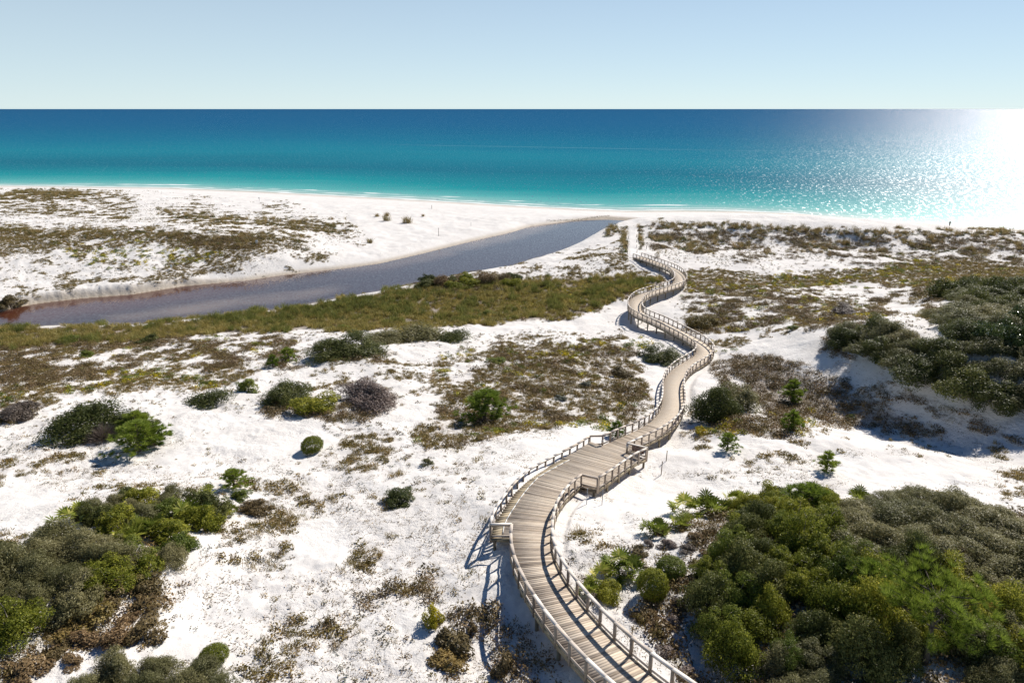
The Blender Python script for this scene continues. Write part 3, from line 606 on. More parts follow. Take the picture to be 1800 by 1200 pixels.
for i in range(nd - 1):
    a, b_ = deck[i], deck[i + 1]; na, nb = dn[i], dn[i + 1]; mid_ = (a + b_) / 2; nm = (na + nb) / 2
    tl = hit_t(mid_, nm, PLW); tr = hit_t(mid_, -nm, PRW)
    tl2 = (tl - .05) if (tl and tl > 1.0) else .97; tr2 = (tr - .05) if (tr and tr > 1.0) else .97
    pieces = []
    if tl and tl > 1.45 and mid_[1] < 40.5: pieces.append((tl - .60, -tr2, 0)); strip.append((mid_, nm, dt[i], tl))
    else: pieces.append((tl2, -tr2, 0))
    for (l, r_, kz) in pieces:
        z = mid_[2] - RAILH; j = random.uniform(-.003, .003); g_ = .035
        e0 = a + (b_ - a) * g_; e1 = b_ - (b_ - a) * g_; jl = random.uniform(-.02, .02); jr = random.uniform(-.02, .02)
        def c3(e, n_, d, zz): return (e[0] + n_[0] * d, e[1] + n_[1] * d, zz)
        za, zb = a[2] - RAILH + j, b_[2] - RAILH + j; T = .038
        planks.append([c3(e0, na, r_ + jr, za - T), c3(e1, nb, r_ + jr, zb - T), c3(e1, nb, r_ + jr, zb), c3(e0, na, r_ + jr, za),
                       c3(e0, na, l + jl, za - T), c3(e1, nb, l + jl, zb - T), c3(e1, nb, l + jl, zb), c3(e0, na, l + jl, za)])
order = range(len(planks) - 1, -1, -1); cnt = 0
for i in order:
    if cnt < 285: mb = MB(); mb.hexa(planks[i]); mb.build('plank', M['deck_wood'], bw); cnt += 1
    else: rest.hexa(planks[i])
tag(rest.build('planks', M['deck_wood'], bw), kind='stuff')
for k_, (p, n_, d_, tl) in enumerate(strip):
    if k_ % 2: continue
    z = p[2] - RAILH; a = np.array([p[0] + n_[0] * (tl - .57), p[1] + n_[1] * (tl - .57), z - .03]); e = np.array([p[0] + n_[0] * (tl - .05), p[1] + n_[1] * (tl - .05), z - .03])
    e[:2] += d_ * .30; sm = MB(); sm.beam(a, e, .20, .036); sm.build('edge_plank', M['pile_wood'], bw)
# raised seam board between the deck and the edge strip
sp_ = [(p[0] + n_[0] * (tl - .585), p[1] + n_[1] * (tl - .585), p[2] - RAILH + .018) for (p, n_, d_, tl) in strip[::6]]
for a, b_ in zip(sp_[:-1], sp_[1:]):
    mb = MB(); mb.beam(a, b_, .035, .06); mb.build('seam_board', M['white_paint'], bw)

def railing(line, first=True, last=True):
    """posts, cap, kick board and rim joist along a line of post points (z = top of rail)"""
    n = len(line); tg = np.gradient(line, axis=0) if n > 1 else None
    tg = tg / np.linalg.norm(tg[:, :2], axis=1)[:, None]
    for i, p in enumerate(line):
        if (i == 0 and not first) or (i == n - 1 and not last): continue
        mb = MB(); d = tg[i]; sd_ = np.array([d[1], -d[0], 0]) ; w_ = .05
        top = p[2] - .04; bot = p[2] - RAILH - .26
        pr = [(p[0] + d[0] * sx * w_ + sd_[0] * sy * w_, p[1] + d[1] * sx * w_ + sd_[1] * sy * w_) for sx, sy in ((-1, -1), (1, -1), (1, 1), (-1, 1))]
        mb.hexa([(x, y, bot) for x, y in pr] + [(x, y, top) for x, y in pr]); mb.build('post', M['shaded_post_wood'], bw)
    def sweep(name, i0, i1, wd, ht, zo, mat, side=0.):
        mb = MB()
        for a, b_ in zip(range(i0, i1), range(i0 + 1, i1 + 1)):
            q_ = []
            for kx in (a, b_):
                p = line[kx]
                if 0 < kx < n - 1:
                    d1 = line[kx] - line[kx - 1]; d2 = line[kx + 1] - line[kx]; d1 = d1[:2] / np.linalg.norm(d1[:2]); d2 = d2[:2] / np.linalg.norm(d2[:2])
                    bs = d1 + d2; bs /= np.linalg.norm(bs); s_ = 1 / max(.5, float(bs @ d1))
                else:
                    d1 = line[min(kx + 1, n - 1)] - line[max(kx - 1, 0)]; bs = d1[:2] / np.linalg.norm(d1[:2]); s_ = 1
                nn_ = np.array([bs[1], -bs[0]]) * s_
                q_ += [(p[0] + nn_[0] * (side - wd / 2), p[1] + nn_[1] * (side - wd / 2), p[2] + zo - ht), (p[0] + nn_[0] * (side + wd / 2), p[1] + nn_[1] * (side + wd / 2), p[2] + zo - ht),
                       (p[0] + nn_[0] * (side + wd / 2), p[1] + nn_[1] * (side + wd / 2), p[2] + zo), (p[0] + nn_[0] * (side - wd / 2), p[1] + nn_[1] * (side - wd / 2), p[2] + zo)]
            mb.hexa(q_)
        mb.build(name, mat, bw)
    for i in range(0, n - 1, 2):
        j = min(i + 2, n - 1)
        sweep('top_rail', i, j, .15, .04, 0, M['sunlit_cap_wood'])
        sweep('under_rail', i, j, .04, .09, -.042, M['shaded_post_wood'])
        sweep('kick_board', i, j, .035, .10, -RAILH + .15, M['rail_wood'])
        sweep('rim_joist', i, j, .04, .20, -RAILH - .044, M['pile_wood'])
L = offs(fine, 1.0); Rr = offs(fine, -1.0)
iL0 = int(np.argmin(np.hypot(*(L[:, :2] - PLW[0, :2]).T))); iL1 = int(np.argmin(np.hypot(*(L[:, :2] - PLW[-1, :2]).T)))
iR0 = int(np.argmin(np.hypot(*(Rr[:, :2] - PRW[0, :2]).T))); iR1 = int(np.argmin(np.hypot(*(Rr[:, :2] - PRW[-1, :2]).T)))
ST = 1.08
railing(resamp(L[:iL0 + 1], ST)); railing(resamp(L[iL1:], ST)); railing(resamp(Rr[:iR0 + 1], ST)); railing(resamp(Rr[iR1:], ST))
for PP, a0, a1 in ((PLW, L[iL0], L[iL1]), (PRW, Rr[iR0], Rr[iR1])):
    Q = PP.copy(); Q[0] = a0; Q[-1] = a1
    railing(Q[:2], False, True); railing(Q[-2:], True, False)
    body = resamp(Q[1:-1], ST); body[0, :2] += (body[1, :2] - body[0, :2]) * .12; body[-1, :2] += (body[-2, :2] - body[-1, :2]) * .12
    railing(body)
# piles and cross beams
for i, p in enumerate(resamp(fine, 2.16)):
    pass
pl = resamp(fine, 2.16); pt = tang(pl)
for i, p in enumerate(pl):
    nn_ = np.array([pt[i][1], -pt[i][0]]); zb = p[2] - RAILH - .26
    mb = MB(); mb.beam((p[0] + nn_[0] * .92, p[1] + nn_[1] * .92, zb), (p[0] - nn_[0] * .92, p[1] - nn_[1] * .92, zb), .09, .16); mb.build('cross_beam', M['pile_wood'], bw)
    for s in (.80, -.80):
        x, y = p[0] + nn_[0] * s, p[1] + nn_[1] * s; mb = MB(); mb.tube([(x, y, float(H(x, y)) - .25), (x, y, zb - .082)], .085, 8); mb.build('pile', M['pile_wood'], bw)
for Pp, ins_ in ((PLW[1:-1], 1), (PRW[1:-1], -1)):
    body = resamp(Pp, 2.16); bt = tang(body)
    for p, d in zip(body, bt):
        x, y = p[0] - d[1] * .2 * ins_, p[1] + d[0] * .2 * ins_; mb = MB(); mb.tube([(x, y, float(H(x, y)) - .25), (x, y, p[2] - RAILH - .05)], .08, 8); mb.build('pile', M['pile_wood'], bw)
# small notices and the brown sign at the viewing platform
def plate(name, x, y, z, wd, ht, face, mat, label, printmat, lines, cat_='sign'):
    e = bpy.data.objects.new(name, None); C.objects.link(e); e.location = (x, y, z); e.rotation_euler = (0, 0, face); tag(e, label, cat_)
    mb = MB(); mb.hexa([(-wd / 2, -.012, -ht / 2), (-wd / 2, .012, -ht / 2), (-wd / 2, .012, ht / 2), (-wd / 2, -.012, ht / 2), (wd / 2, -.012, -ht / 2), (wd / 2, .012, -ht / 2), (wd / 2, .012, ht / 2), (wd / 2, -.012, ht / 2)])
    mb.build('sign_board', mat, e); mb = MB()
    for k_ in range(lines):
        zz = ht / 2 - ht * (k_ + .7) / (lines + .5); x0 = -wd * .4; 
        while x0 < wd * .36:
            ln = random.uniform(.05, .14) * wd; mb.beam((x0, -.0145, zz), (min(x0 + ln, wd * .42), -.0145, zz), .004, ht * .32 / lines); x0 += ln + wd * .035
    tag(mb.build('lettering', printmat, e), kind='stuff')
plate('notice_plate', L[iL0][0] - .03, L[iL0][1] - .12, 9.38 - .26, .17, .25, .1, M['white_paint'], 'small white notice plate on the left post of the viewing platform', M['dark_print'], 5)
plate('notice_plate', Rr[iR0][0] - .02, Rr[iR0][1] - .12, 9.65 - .26, .17, .25, .1, M['white_paint'], 'small white notice plate on the right post beside the brown sign', M['dark_print'], 5)
sx, sy = (Rr[iR0][:2] + PRW[1, :2]) / 2
plate('brown_sign', sx + .05, sy - .08, 9.72 - .33, .95, .38, math.atan2(PRW[1, 1] - Rr[iR0][1], PRW[1, 0] - Rr[iR0][0]), M['brown_sign'], 'brown information sign hung under the platform rail', M['pale_print'], 4)

# ------------------------------------------------------------------ leaf and plant meshes
def leaf_quads(Cn, Nn, size, asp=.55, rg=rng, droop=0):
    """diamond leaves with centre Cn, facing about Nn"""
    n = len(Cn); Nn = Nn + rg.normal(size=(n, 3)) * .55; Nn /= np.linalg.norm(Nn, axis=1)[:, None] + 1e-9
    a = rg.normal(size=(n, 3)); a -= (a * Nn).sum(1)[:, None] * Nn; a /= np.linalg.norm(a, axis=1)[:, None] + 1e-9
    b_ = np.cross(Nn, a); s = (size * rg.uniform(.6, 1.35, n))[:, None]
    Vv = np.stack([Cn - a * s, Cn - b_ * s * asp + Nn * s * .1, Cn + a * s, Cn + b_ * s * asp + Nn * s * .1], 1).reshape(-1, 3)
    return Vv, np.arange(n * 4).reshape(n, 4)
def sph(n, rg, up=-1.0):
    v = rg.normal(size=(n * 3, 3)); v /= np.linalg.norm(v, axis=1)[:, None]; v = v[v[:, 2] > up][:n]
    while len(v) < n:
        w_ = rg.normal(size=(n, 3)); w_ /= np.linalg.norm(w_, axis=1)[:, None]; v = np.vstack([v, w_[w_[:, 2] > up]])[:n]
    return v
def shrub_mesh(name, seed, nleaf, leaf, hgt=.7, lumps=26, lr_=(.15, .27), spiky=0):
    """crown of unit diameter made of leafy lumps on a dome; origin at the ground"""
    rg = np.random.default_rng(seed)
    d = sph(lumps, rg, .0); rad = rg.uniform(*lr_, lumps); rr = rg.uniform(.22, .40, lumps)
    Lc = np.stack([d[:, 0] * rr * 1.0, d[:, 1] * rr * 1.0, (.12 + np.abs(d[:, 2]) * rg.uniform(.55, .85, lumps)) * hgt * .8], 1)
    az_ = np.arctan2(Lc[:, 1], Lc[:, 0]); Lc[:, :2] *= (1 + .22 * np.sin(2 * az_ + seed) + .16 * np.sin(3 * az_ + seed * 2))[:, None]; Lc[:, 2] *= 1 + .22 * np.sin(az_ * 2 + seed * 3)
    per = (rad ** 2 / (rad ** 2).sum() * nleaf).astype(int); Cn = []; Nn = []; Tn = []
    for c, r_, k_ in zip(Lc, rad, per):
        s = sph(k_, rg, -.55); q_ = rg.uniform(.45, 1.0, k_) ** .45 if spiky == 0 else rg.uniform(.5, 1.15, k_)
        bump_ = 1 + .18 * np.sin(s[:, 0] * 9 + seed) * np.sin(s[:, 1] * 8 + s[:, 2] * 7)
        Cn.append(c + s * (r_ * q_ * bump_)[:, None] * np.array([1, 1, .8])); Nn.append(s); Tn.append(np.clip(rg.beta(2, 2.4, k_) + rg.normal() * .14, 0, 1))
    Cn = np.vstack(Cn); Nn = np.vstack(Nn) + np.array([0, 0, .35])
    for _ in range(int(nleaf / 240)):
        j = rg.integers(lumps); dr = sph(1, rg, .05)[0]; dr = dr + Lc[j] * .9; dr /= np.linalg.norm(dr); k_ = 12; tt_ = rg.uniform(.6, 1.0 + rg.uniform(.2, .75), k_)
        Cn = Cn if isinstance(Cn, list) else [Cn]; Cn.append(Lc[j] + dr * (rad[j] * tt_)[:, None] + rg.normal(size=(k_, 3)) * leaf * .9); Nn = Nn if isinstance(Nn, list) else [Nn]; Nn.append(np.tile(dr, (k_, 1)) + [0, 0, .35]); Tn.append(np.clip(rg.beta(3, 2, k_), 0, 1))
    Cn = np.vstack(Cn); Nn = np.vstack(Nn)
    Tn = np.concatenate(Tn); ok = Cn[:, 2] > .01; Cn = Cn[ok]; Nn = Nn[ok]; Tn = Tn[ok]
    Vv, Ff = leaf_quads(Cn, Nn, leaf, .55, rg); me = mesh_np(name, Vv, Ff); vattr(me, 'tone', np.repeat(Tn, 4)); me.materials.append(M['oak_grey'])
    mb = MB()
    for c, r_ in list(zip(Lc, rad))[:14]:
        mid_ = c * np.array([.45, .45, .5]) + rg.normal(size=3) * .03; mb.tube([(c[0] * .12, c[1] * .12, -.08), mid_, c * .95, c + sph(1, rg, 0)[0] * r_ * .9], [.016, .011, .006, .002], 5)
    bm_ = mesh_np(name + '_branches', mb.v, mb.f, [M['bark_pale']], True)
    return me, bm_
PR = {}
for k_, a in {'big0': (11, 17000, .0125, .62, 60), 'big1': (12, 17000, .0125, .55, 75), 'big2': (13, 17000, .013, .70, 48), 'med0': (21, 8500, .019, .75, 34), 'med1': (22, 8500, .019, .65, 40), 'small0': (31, 2600, .034, .8, 12), 'small1': (32, 2600, .034, .65, 16), 'mat0': (41, 5000, .02, .32, 30)}.items():
    PR[k_] = shrub_mesh('shrub_' + k_, a[0], a[1], a[2], a[3], a[4], (.09, .17) if k_[:3] in ('big', 'med') else (.13, .24))
def ball_mesh(seed, n, leaf):
    rg = np.random.default_rng(seed); s = sph(n, rg, -.5); q_ = rg.uniform(.35, 1, n) ** .3; q_ *= 1 + .06 * np.sin(s[:, 0] * 11) * np.sin(s[:, 1] * 10 + s[:, 2] * 9)
    Cn = s * (.5 * q_)[:, None]; Cn[:, 2] = Cn[:, 2] * .95 + .38; Vv, Ff = leaf_quads(Cn, s + [0, 0, .3], leaf, .4, rg)
    me = mesh_np('round_bush', Vv, Ff); vattr(me, 'tone', np.repeat(rg.beta(2, 2, n), 4)); me.materials.append(M['oak_green']); mb = MB()
    for k_ in range(9):
        d = sph(1, rg, .1)[0]; mb.tube([(0, 0, -.05), d * .2 + [0, 0, .15], d * .42 + [0, 0, .33]], [.02, .012, .004], 5)
    return me, mesh_np('round_bush_branches', mb.v, mb.f, [M['bark']], True)
PR['ball'] = ball_mesh(51, 10000, .024)
def twig_mesh(seed):
    rg = np.random.default_rng(seed); n = 1500; s = sph(n, rg, .0); L_ = rg.uniform(.35, .52, n); Vv = []; 
    base = s * rg.uniform(.02, .3, n)[:, None]; tip = s * L_[:, None] + rg.normal(size=(n, 3)) * .03; sd_ = np.cross(s, rg.normal(size=(n, 3))); sd_ /= np.linalg.norm(sd_, axis=1)[:, None]; sd_ *= .0045
    Vv = np.stack([base - sd_, base + sd_, tip + sd_ * .3, tip - sd_ * .3], 1).reshape(-1, 3); me = mesh_np('dry_shrub', Vv, np.arange(n * 4).reshape(n, 4)); vattr(me, 'tone', np.repeat(rg.random(n), 4)); me.materials.append(M['dry_twig']); return me
PR['twig'] = (twig_mesh(61), None)
def needle_tuft(c, ax, rg, n, ln, wd):
    d = sph(n, rg, -1) * .75 + ax; d /= np.linalg.norm(d, axis=1)[:, None]; d[:, 2] += .15
    sd_ = np.cross(d, rg.normal(size=(n, 3))); sd_ /= np.linalg.norm(sd_, axis=1)[:, None] + 1e-9; sd_ *= wd
    tip = c + d * ln * rg.uniform(.7, 1.15, n)[:, None] + np.array([0, 0, -.05 * ln]); return np.stack([c + d * .02 - sd_, c + d * .02 + sd_, tip], 1)
def pine_mesh(name, seed, hgt, whorls, rmax, ntuft, nneed, ln, wd, flat=False):
    rg = np.random.default_rng(seed); T = []; wood = MB()
    bend = rg.normal(size=2) * .05 * hgt
    def tp(s): return np.array([bend[0] * s * s, bend[1] * s * s, hgt * s])
    wood.tube([tp(s) - np.array([0, 0, .2 if s == 0 else 0]) for s in np.linspace(0, 1, 7)], list(np.linspace(.05 * hgt ** .8, .008, 7)), 7)
    for k_ in range(whorls):
        s = .04 + .9 * (k_ + .5) / whorls if not flat else .45 + .5 * (k_ + .5) / whorls
        nb_ = rg.integers(4, 7); R_ = rmax * (1 - s) ** .6 * 1.25 if not flat else rmax * rg.uniform(.7, 1)
        for j in range(nb_):
            az = 2 * math.pi * (j + rg.random() * .6) / nb_ + k_; el = rg.uniform(.15, .55); dr = np.array([math.cos(az) * math.cos(el), math.sin(az) * math.cos(el), math.sin(el)])
            a = tp(s); L_ = R_ * rg.uniform(.7, 1.1); e = a + dr * L_; mid_ = a + dr * L_ * .5 - np.array([0, 0, .05 * L_]); wood.tube([a, mid_, e], [.016 * hgt ** .6, .012 * hgt ** .6, .005], 5)
            for q_ in range(ntuft):
                f = rg.uniform(.4, 1.05); c = a + (e - a) * f + rg.normal(size=3) * L_ * .13 * np.array([1, 1, .6]); T.append(needle_tuft(c, dr * .5 + [0, 0, .5], rg, nneed, ln, wd))
    T.append(needle_tuft(tp(1), np.array([0, 0, 1.]), rg, nneed * 2, ln, wd))
    T = np.vstack(T); me = mesh_np(name, T.reshape(-1, 3), np.arange(len(T) * 3).reshape(-1, 3)); vattr(me, 'tone', np.repeat(rg.beta(2, 2, len(T)), 3)); me.materials.append(M['needles'])
    return me, mesh_np(name + '_trunk', wood.v, wood.f, [M['bark']], True)
PR['pine0'] = pine_mesh('young_pine', 71, 1.0, 5, .36, 6, 34, .13, .007)
PR['pine1'] = pine_mesh('young_pine', 72, 1.0, 6, .48, 6, 34, .12, .007)
PR['pine_big'] = pine_mesh('pine', 73, 3.4, 6, 2.1, 9, 60, .34, .008, True)
def palmetto_mesh(seed):
    rg = np.random.default_rng(seed); T = []; wood = MB(); tone = []
    for k_ in range(18):
        az = rg.random() * 6.283; el = rg.uniform(.35, 1.35); dr = np.array([math.cos(az) * math.cos(el), math.sin(az) * math.cos(el), math.sin(el)])
        L_ = rg.uniform(.22, .5); c = dr * L_ + rg.normal(size=3) * [.08, .08, .02]; wood.tube([(rg.normal() * .05, rg.normal() * .05, 0), c], [.006, .004], 4)
        side = np.cross(dr, [0, 0, 1.]); side /= np.linalg.norm(side); upv = np.cross(side, dr); r_ = rg.uniform(.24, .38); tn = rg.random()
        for j in range(10):
            th = (j - 4.5) / 4.5 * 1.6; d = dr * math.cos(th) + side * math.sin(th) + upv * rg.uniform(-.05, .18); wv_ = np.cross(d, upv); wv_ = wv_ / (np.linalg.norm(wv_) + 1e-9) * .028
            m_ = c + d * r_ * .55; T.append([c, m_ - wv_, c + d * r_ - np.array([0, 0, .03]), m_ + wv_]); tone.append(np.clip(tn + rg.normal() * .12, 0, 1))
    T = np.array(T); me = mesh_np('palmetto', T.reshape(-1, 3), np.arange(len(T) * 4).reshape(-1, 4)); vattr(me, 'tone', np.repeat(tone, 4)); me.materials.append(M['palmetto_leaf'])
    return me, mesh_np('palmetto_stems', wood.v, wood.f, [M['heath_olive']])
PR['palm0'] = palmetto_mesh(81); PR['palm1'] = palmetto_mesh(82)
# small ground plants
def dome_tuft(name, seed, n, leaf, hgt, mat, asp=.5):
    rg = np.random.default_rng(seed); s = sph(n, rg, 0); Cn = s * (rg.uniform(.25, .5, n))[:, None] * [1, 1, hgt * 2] + rg.normal(size=(n, 3)) * .05; Cn[:, 2] = np.abs(Cn[:, 2])
    Vv, Ff = leaf_quads(Cn, s, leaf, asp, rg); me = mesh_np(name, Vv, Ff); vattr(me, 'tone', np.repeat(rg.random(n), 4)); me.materials.append(mat); return me
def blade_tuft(name, seed, n, hgt, spread, wd, mat):
    rg = np.random.default_rng(seed); b0 = rg.normal(size=(n, 3)) * [spread, spread, 0]; lean = rg.normal(size=(n, 3)) * [.28, .28, 0]; h_ = hgt * rg.uniform(.5, 1.2, n)
    mid_ = b0 + lean * h_[:, None] * .45; mid_[:, 2] = h_ * .6; tip = b0 + lean * h_[:, None] * 1.3; tip[:, 2] = h_
    az = rg.random(n) * 6.28; sd_ = np.stack([np.cos(az), np.sin(az), 0 * az], 1) * wd
    Vv = np.stack([b0 - sd_, b0 + sd_, mid_ + sd_, mid_ - sd_, mid_ - sd_, mid_ + sd_, tip + sd_ * .2, tip - sd_ * .2], 1).reshape(-1, 3)
    me = mesh_np(name, Vv, np.arange(n * 8).reshape(-1, 4)); vattr(me, 'tone', np.repeat(rg.random(n), 8)); me.materials.append(mat); return me
def litter_mesh(seed):
    rg = np.random.default_rng(seed); n = 16; c = rg.normal(size=(n, 3)) * [.16, .16, 0]; c[:, 2] = .012; az = rg.random(n) * 6.28; L_ = rg.uniform(.02, .09, n); a = np.stack([np.cos(az), np.sin(az), rg.normal(size=n) * .2], 1) * L_[:, None]
    s_ = np.stack([-np.sin(az), np.cos(az), rg.uniform(.2, 1, n)], 1) * rg.uniform(.008, .022, n)[:, None]
    me = mesh_np('litter', np.stack([c - a, c - s_ * .5, c + a, c + s_], 1).reshape(-1, 3), np.arange(n * 4).reshape(-1, 4)); vattr(me, 'tone', np.repeat(rg.random(n), 4)); me.materials.append(M['heath_brown']); return me

# ------------------------------------------------------------------ scattering of what nobody could count
def scatter(name, label, meshes, maskname, dens_, smin, smax, nscale, seed, gain=1.0, sharp=.12, yr=(16, 300), flatz=1.0, thin=None):
    rg = np.random.default_rng(seed); U = 1.25
    area = U * (yr[1] ** 2 - yr[0] ** 2); n = int(area * dens_)
    Y = np.sqrt(rg.uniform(yr[0] ** 2, yr[1] ** 2, n)); X = rg.uniform(-U, U, n) * Y
    Z = H(X, Y); px, py = proj(X, Y, Z)
    ok = (px > -600) & (px < 2400) & (py > 325) & (py < 1500) & (seaward(X, Y) < -16) & ~inside(X, Y, creek)
    X, Y, Z, px, py = (a[ok] for a in (X, Y, Z, px, py))
    D = mread(HB[maskname], np.clip(px, 0, 1799), np.clip(py, 0, 1199)) * gain * (1 - mread(CLEAN, np.clip(px, 0, 1799), np.clip(py, 0, 1199)))
    f = fbm(X, Y, nscale, seed + 100, 4); f = (f - .5) * 1.9 + .5
    pk = sst(-sharp, sharp, D - f) * (D > .02)
    dw = seg_dist(X, Y, walk[:, :2]); pk = pk * (dw > 1.15) * (seg_dist(X, Y, np.array([pa, pb])) > 1.3)
    pk = pk * ~(inside(X, Y, np.vstack([PLW[:, :2], walk[54:47:-1, :2]])) | inside(X, Y, np.vstack([PRW[:, :2], walk[51:47:-1, :2]])))
    keep = rg.random(len(X)) < pk; X, Y, Z = X[keep], Y[keep], Z[keep]
    src = bpy.data.collections.new(name + '_kinds')
    for me_ in meshes: src.objects.link(bpy.data.objects.new(name + '_kind', me_))
    pm = bpy.data.meshes.new(name); pm.vertices.add(len(X)); pm.vertices.foreach_set('co', np.column_stack([X, Y, Z - .01]).astype(np.float32).ravel())
    vattr(pm, 'size', rg.uniform(smin, smax, len(X)) * (.8 + .4 * rg.random(len(X))))
    a = pm.attributes.new('turn', 'FLOAT_VECTOR', 'POINT'); a.data.foreach_set('vector', np.column_stack([rg.normal(size=len(X)) * .12, rg.normal(size=len(X)) * .12, rg.random(len(X)) * 6.28]).astype(np.float32).ravel())
    ob = link(name, pm); tag(ob, label, kind='stuff')
    gt = bpy.data.node_groups.new(name + '_scatter', 'GeometryNodeTree')
    gt.interface.new_socket('Geometry', in_out='INPUT', socket_type='NodeSocketGeometry'); gt.interface.new_socket('Geometry', in_out='OUTPUT', socket_type='NodeSocketGeometry')
    gi_ = gt.nodes.new('NodeGroupInput'); go = gt.nodes.new('NodeGroupOutput'); ip = gt.nodes.new('GeometryNodeInstanceOnPoints')
    ci = gt.nodes.new('GeometryNodeCollectionInfo'); ci.inputs['Collection'].default_value = src; ci.inputs['Separate Children'].default_value = True; ci.inputs['Reset Children'].default_value = True
    sa = gt.nodes.new('GeometryNodeInputNamedAttribute'); sa.data_type = 'FLOAT'; sa.inputs['Name'].default_value = 'size'
    ta = gt.nodes.new('GeometryNodeInputNamedAttribute'); ta.data_type = 'FLOAT_VECTOR'; ta.inputs['Name'].default_value = 'turn'
    gt.links.new(gi_.outputs[0], ip.inputs['Points']); gt.links.new(ci.outputs[0], ip.inputs['Instance']); ip.inputs['Pick Instance'].default_value = True
    gt.links.new(sa.outputs[0], ip.inputs['Scale']); gt.links.new(ta.outputs[0], ip.inputs['Rotation']); gt.links.new(ip.outputs[0], go.inputs[0])
    md = ob.modifiers.new('scatter', 'NODES'); md.node_group = gt
    print(name, len(X)); return ob
scatter('low_scrub', 'olive and brown low scrub growing in patches on the sand', [dome_tuft('scrub_tuft', 101, 60, .075, .28, M['heath_olive']), dome_tuft('scrub_tuft', 102, 50, .08, .22, M['heath_olive']), blade_tuft('scrub_tuft', 103, 40, .32, .18, .012, M['oats'])], 'heath_olive', 8.0, .35, .95, 2.4, 1, 1.2, .2)
scatter('brown_heath', 'rusty brown dried heath between the dunes', [dome_tuft('heath_tuft', 111, 60, .07, .3, M['heath_brown']), dome_tuft('heath_tuft', 112, 60, .06, .38, M['heath_brown']), dome_tuft('heath_tuft', 113, 50, .06, .3, M['heath_olive'], .25)], 'heath_brown', 9.0, .4, 1.3, 2.0, 2, 1.5, .2)
scatter('marsh_grass', 'tall tawny marsh grass along the creek bank', [blade_tuft('marsh_tuft', 121, 60, .8, .25, .016, M['marsh']), blade_tuft('marsh_tuft', 122, 60, .65, .3, .016, M['marsh']), dome_tuft('marsh_tuft', 123, 50, .09, .3, M['heath_brown'])], 'marsh', 5.0, .4, 1.0, 3.0, 3, .9, .3)
scatter('green_reeds', 'green reeds at the edge of the brown creek', [blade_tuft('reed_tuft', 131, 60, .95, .25, .018, M['marsh_green'])], 'marsh_green', 2.5, .5, 1.1, 3.5, 4, .9, .25)
scatter('dune_grass', 'sea oats and dark scrub along the dune crests', [blade_tuft('oats_tuft', 141, 40, .9, .2, .012, M['oats']), dome_tuft('oats_tuft', 142, 60, .09, .35, M['heath_brown']), dome_tuft('oats_tuft', 143, 60, .09, .35, M['bush_dark'])], 'crest_oats', 3.0, .5, 1.2, 3.0, 5, 1.15, .25)
scatter('yellow_flowers', 'yellow flowering clumps scattered through the scrub', [dome_tuft('flower_tuft', 151, 70, .08, .4, M['yellow_flower']), dome_tuft('flower_tuft', 152, 70, .08, .35, M['bush_bright'])], 'yellow', 2.2, .4, 1.15, 2.5, 6, 1.25, .3)
scatter('sand_tufts', 'small dark tufts dotted over the white sand', [dome_tuft('sand_tuft', 161, 30, .10, .3, M['heath_brown']), dome_tuft('sand_tuft', 162, 30, .10, .35, M['heath_olive']), dome_tuft('sand_tuft', 163, 26, .09, .3, M['heath_grey'])], 'speckle', 2.0, .2, .62, 4.0, 7, .85, .4)
scatter('leaf_litter', 'brown leaf and twig litter lying on the sand', [litter_mesh(171), litter_mesh(172), litter_mesh(173)], 'litter', 8.0, .5, 1.3, 1.8, 8, .95, .25, (16, 85))

# ------------------------------------------------------------------ individual shrubs and trees
LEAFP = {'young_pine': ('needles', 'trunk'), 'pine_tree': ('crown', 'trunk'), 'palmetto': ('fronds', 'stems')}
placed = []
def plant(name, proto, mat, x, y, wd, ht=None, label=None, cat_='shrub', group=None, rot=None, sink=.04):
    z = float(H(x, y)); e = bpy.data.objects.new(name, None); C.objects.link(e)
    ph = {'big0': .62, 'big1': .55, 'big2': .70, 'med0': .75, 'med1': .65, 'small0': .8, 'small1': .65, 'mat0': .32, 'ball': .87, 'twig': .5}.get(proto)
    s = wd; sz = (ht / (ph * 1.0)) if (ht and ph) else wd
    jx = random.uniform(.82, 1.25) if proto[:3] in ('big', 'med', 'sma', 'mat') else 1
    e.location = (x, y, z - sink * wd); e.rotation_euler = (random.gauss(0, .09) if ph else 0, random.gauss(0, .09) if ph else 0, random.random() * 6.28 if rot is None else rot); e.scale = (s * jx, s / jx, sz); e.empty_display_size = .2
    tag(e, label, cat_, group); pn, bn = LEAFP.get(name, ('foliage', 'branches')); me_, br = PR[proto]
    f = link(pn, me_, e); f.material_slots[0].link = 'OBJECT'; f.material_slots[0].material = M[mat]
    if br is not None: link(bn, br, e)
    placed.append((x, y, wd)); return e
def shrub(px, py, wpx, hpx, proto, mat, name, label, cat_='shrub', group=None):
    """a shrub whose foot stands at a photo pixel and which spans wpx across"""
    x, y, z = at(px, py); dpt = depth(x, y, z); wd = 1.13 * wpx * dpt / F
    el = math.atan2(CAMZ - z, y); ht = max(.25 * wd, (hpx * dpt / F - wd * .35 * math.sin(el)) / math.cos(el)) if hpx else None
    x += 0; y += wd * .3
    return plant(name, proto, mat, x, y, wd, ht, label, cat_, group)
S = shrub
S(122,778,136,82,'big0','bush_dark','scrub_oak','big dark rounded oak bush left of the grey dry bush')
S(170,780,62,38,'twig','dry_twig','dry_bush','leafless grey dry bush in front of the big dark oak bush')
S(222,762,72,50,'med0','bush_dark','scrub_oak','dark oak bush behind the bright green sprawling pine shrub')
S(548,797,36,32,'ball','oak_green','round_bush','lone ball-shaped green bush on bare sand with a blue shadow')
S(357,717,70,20,'mat0','bush_dark','low_shrub','low flat grey-green shrub on open sand above the bare patch')
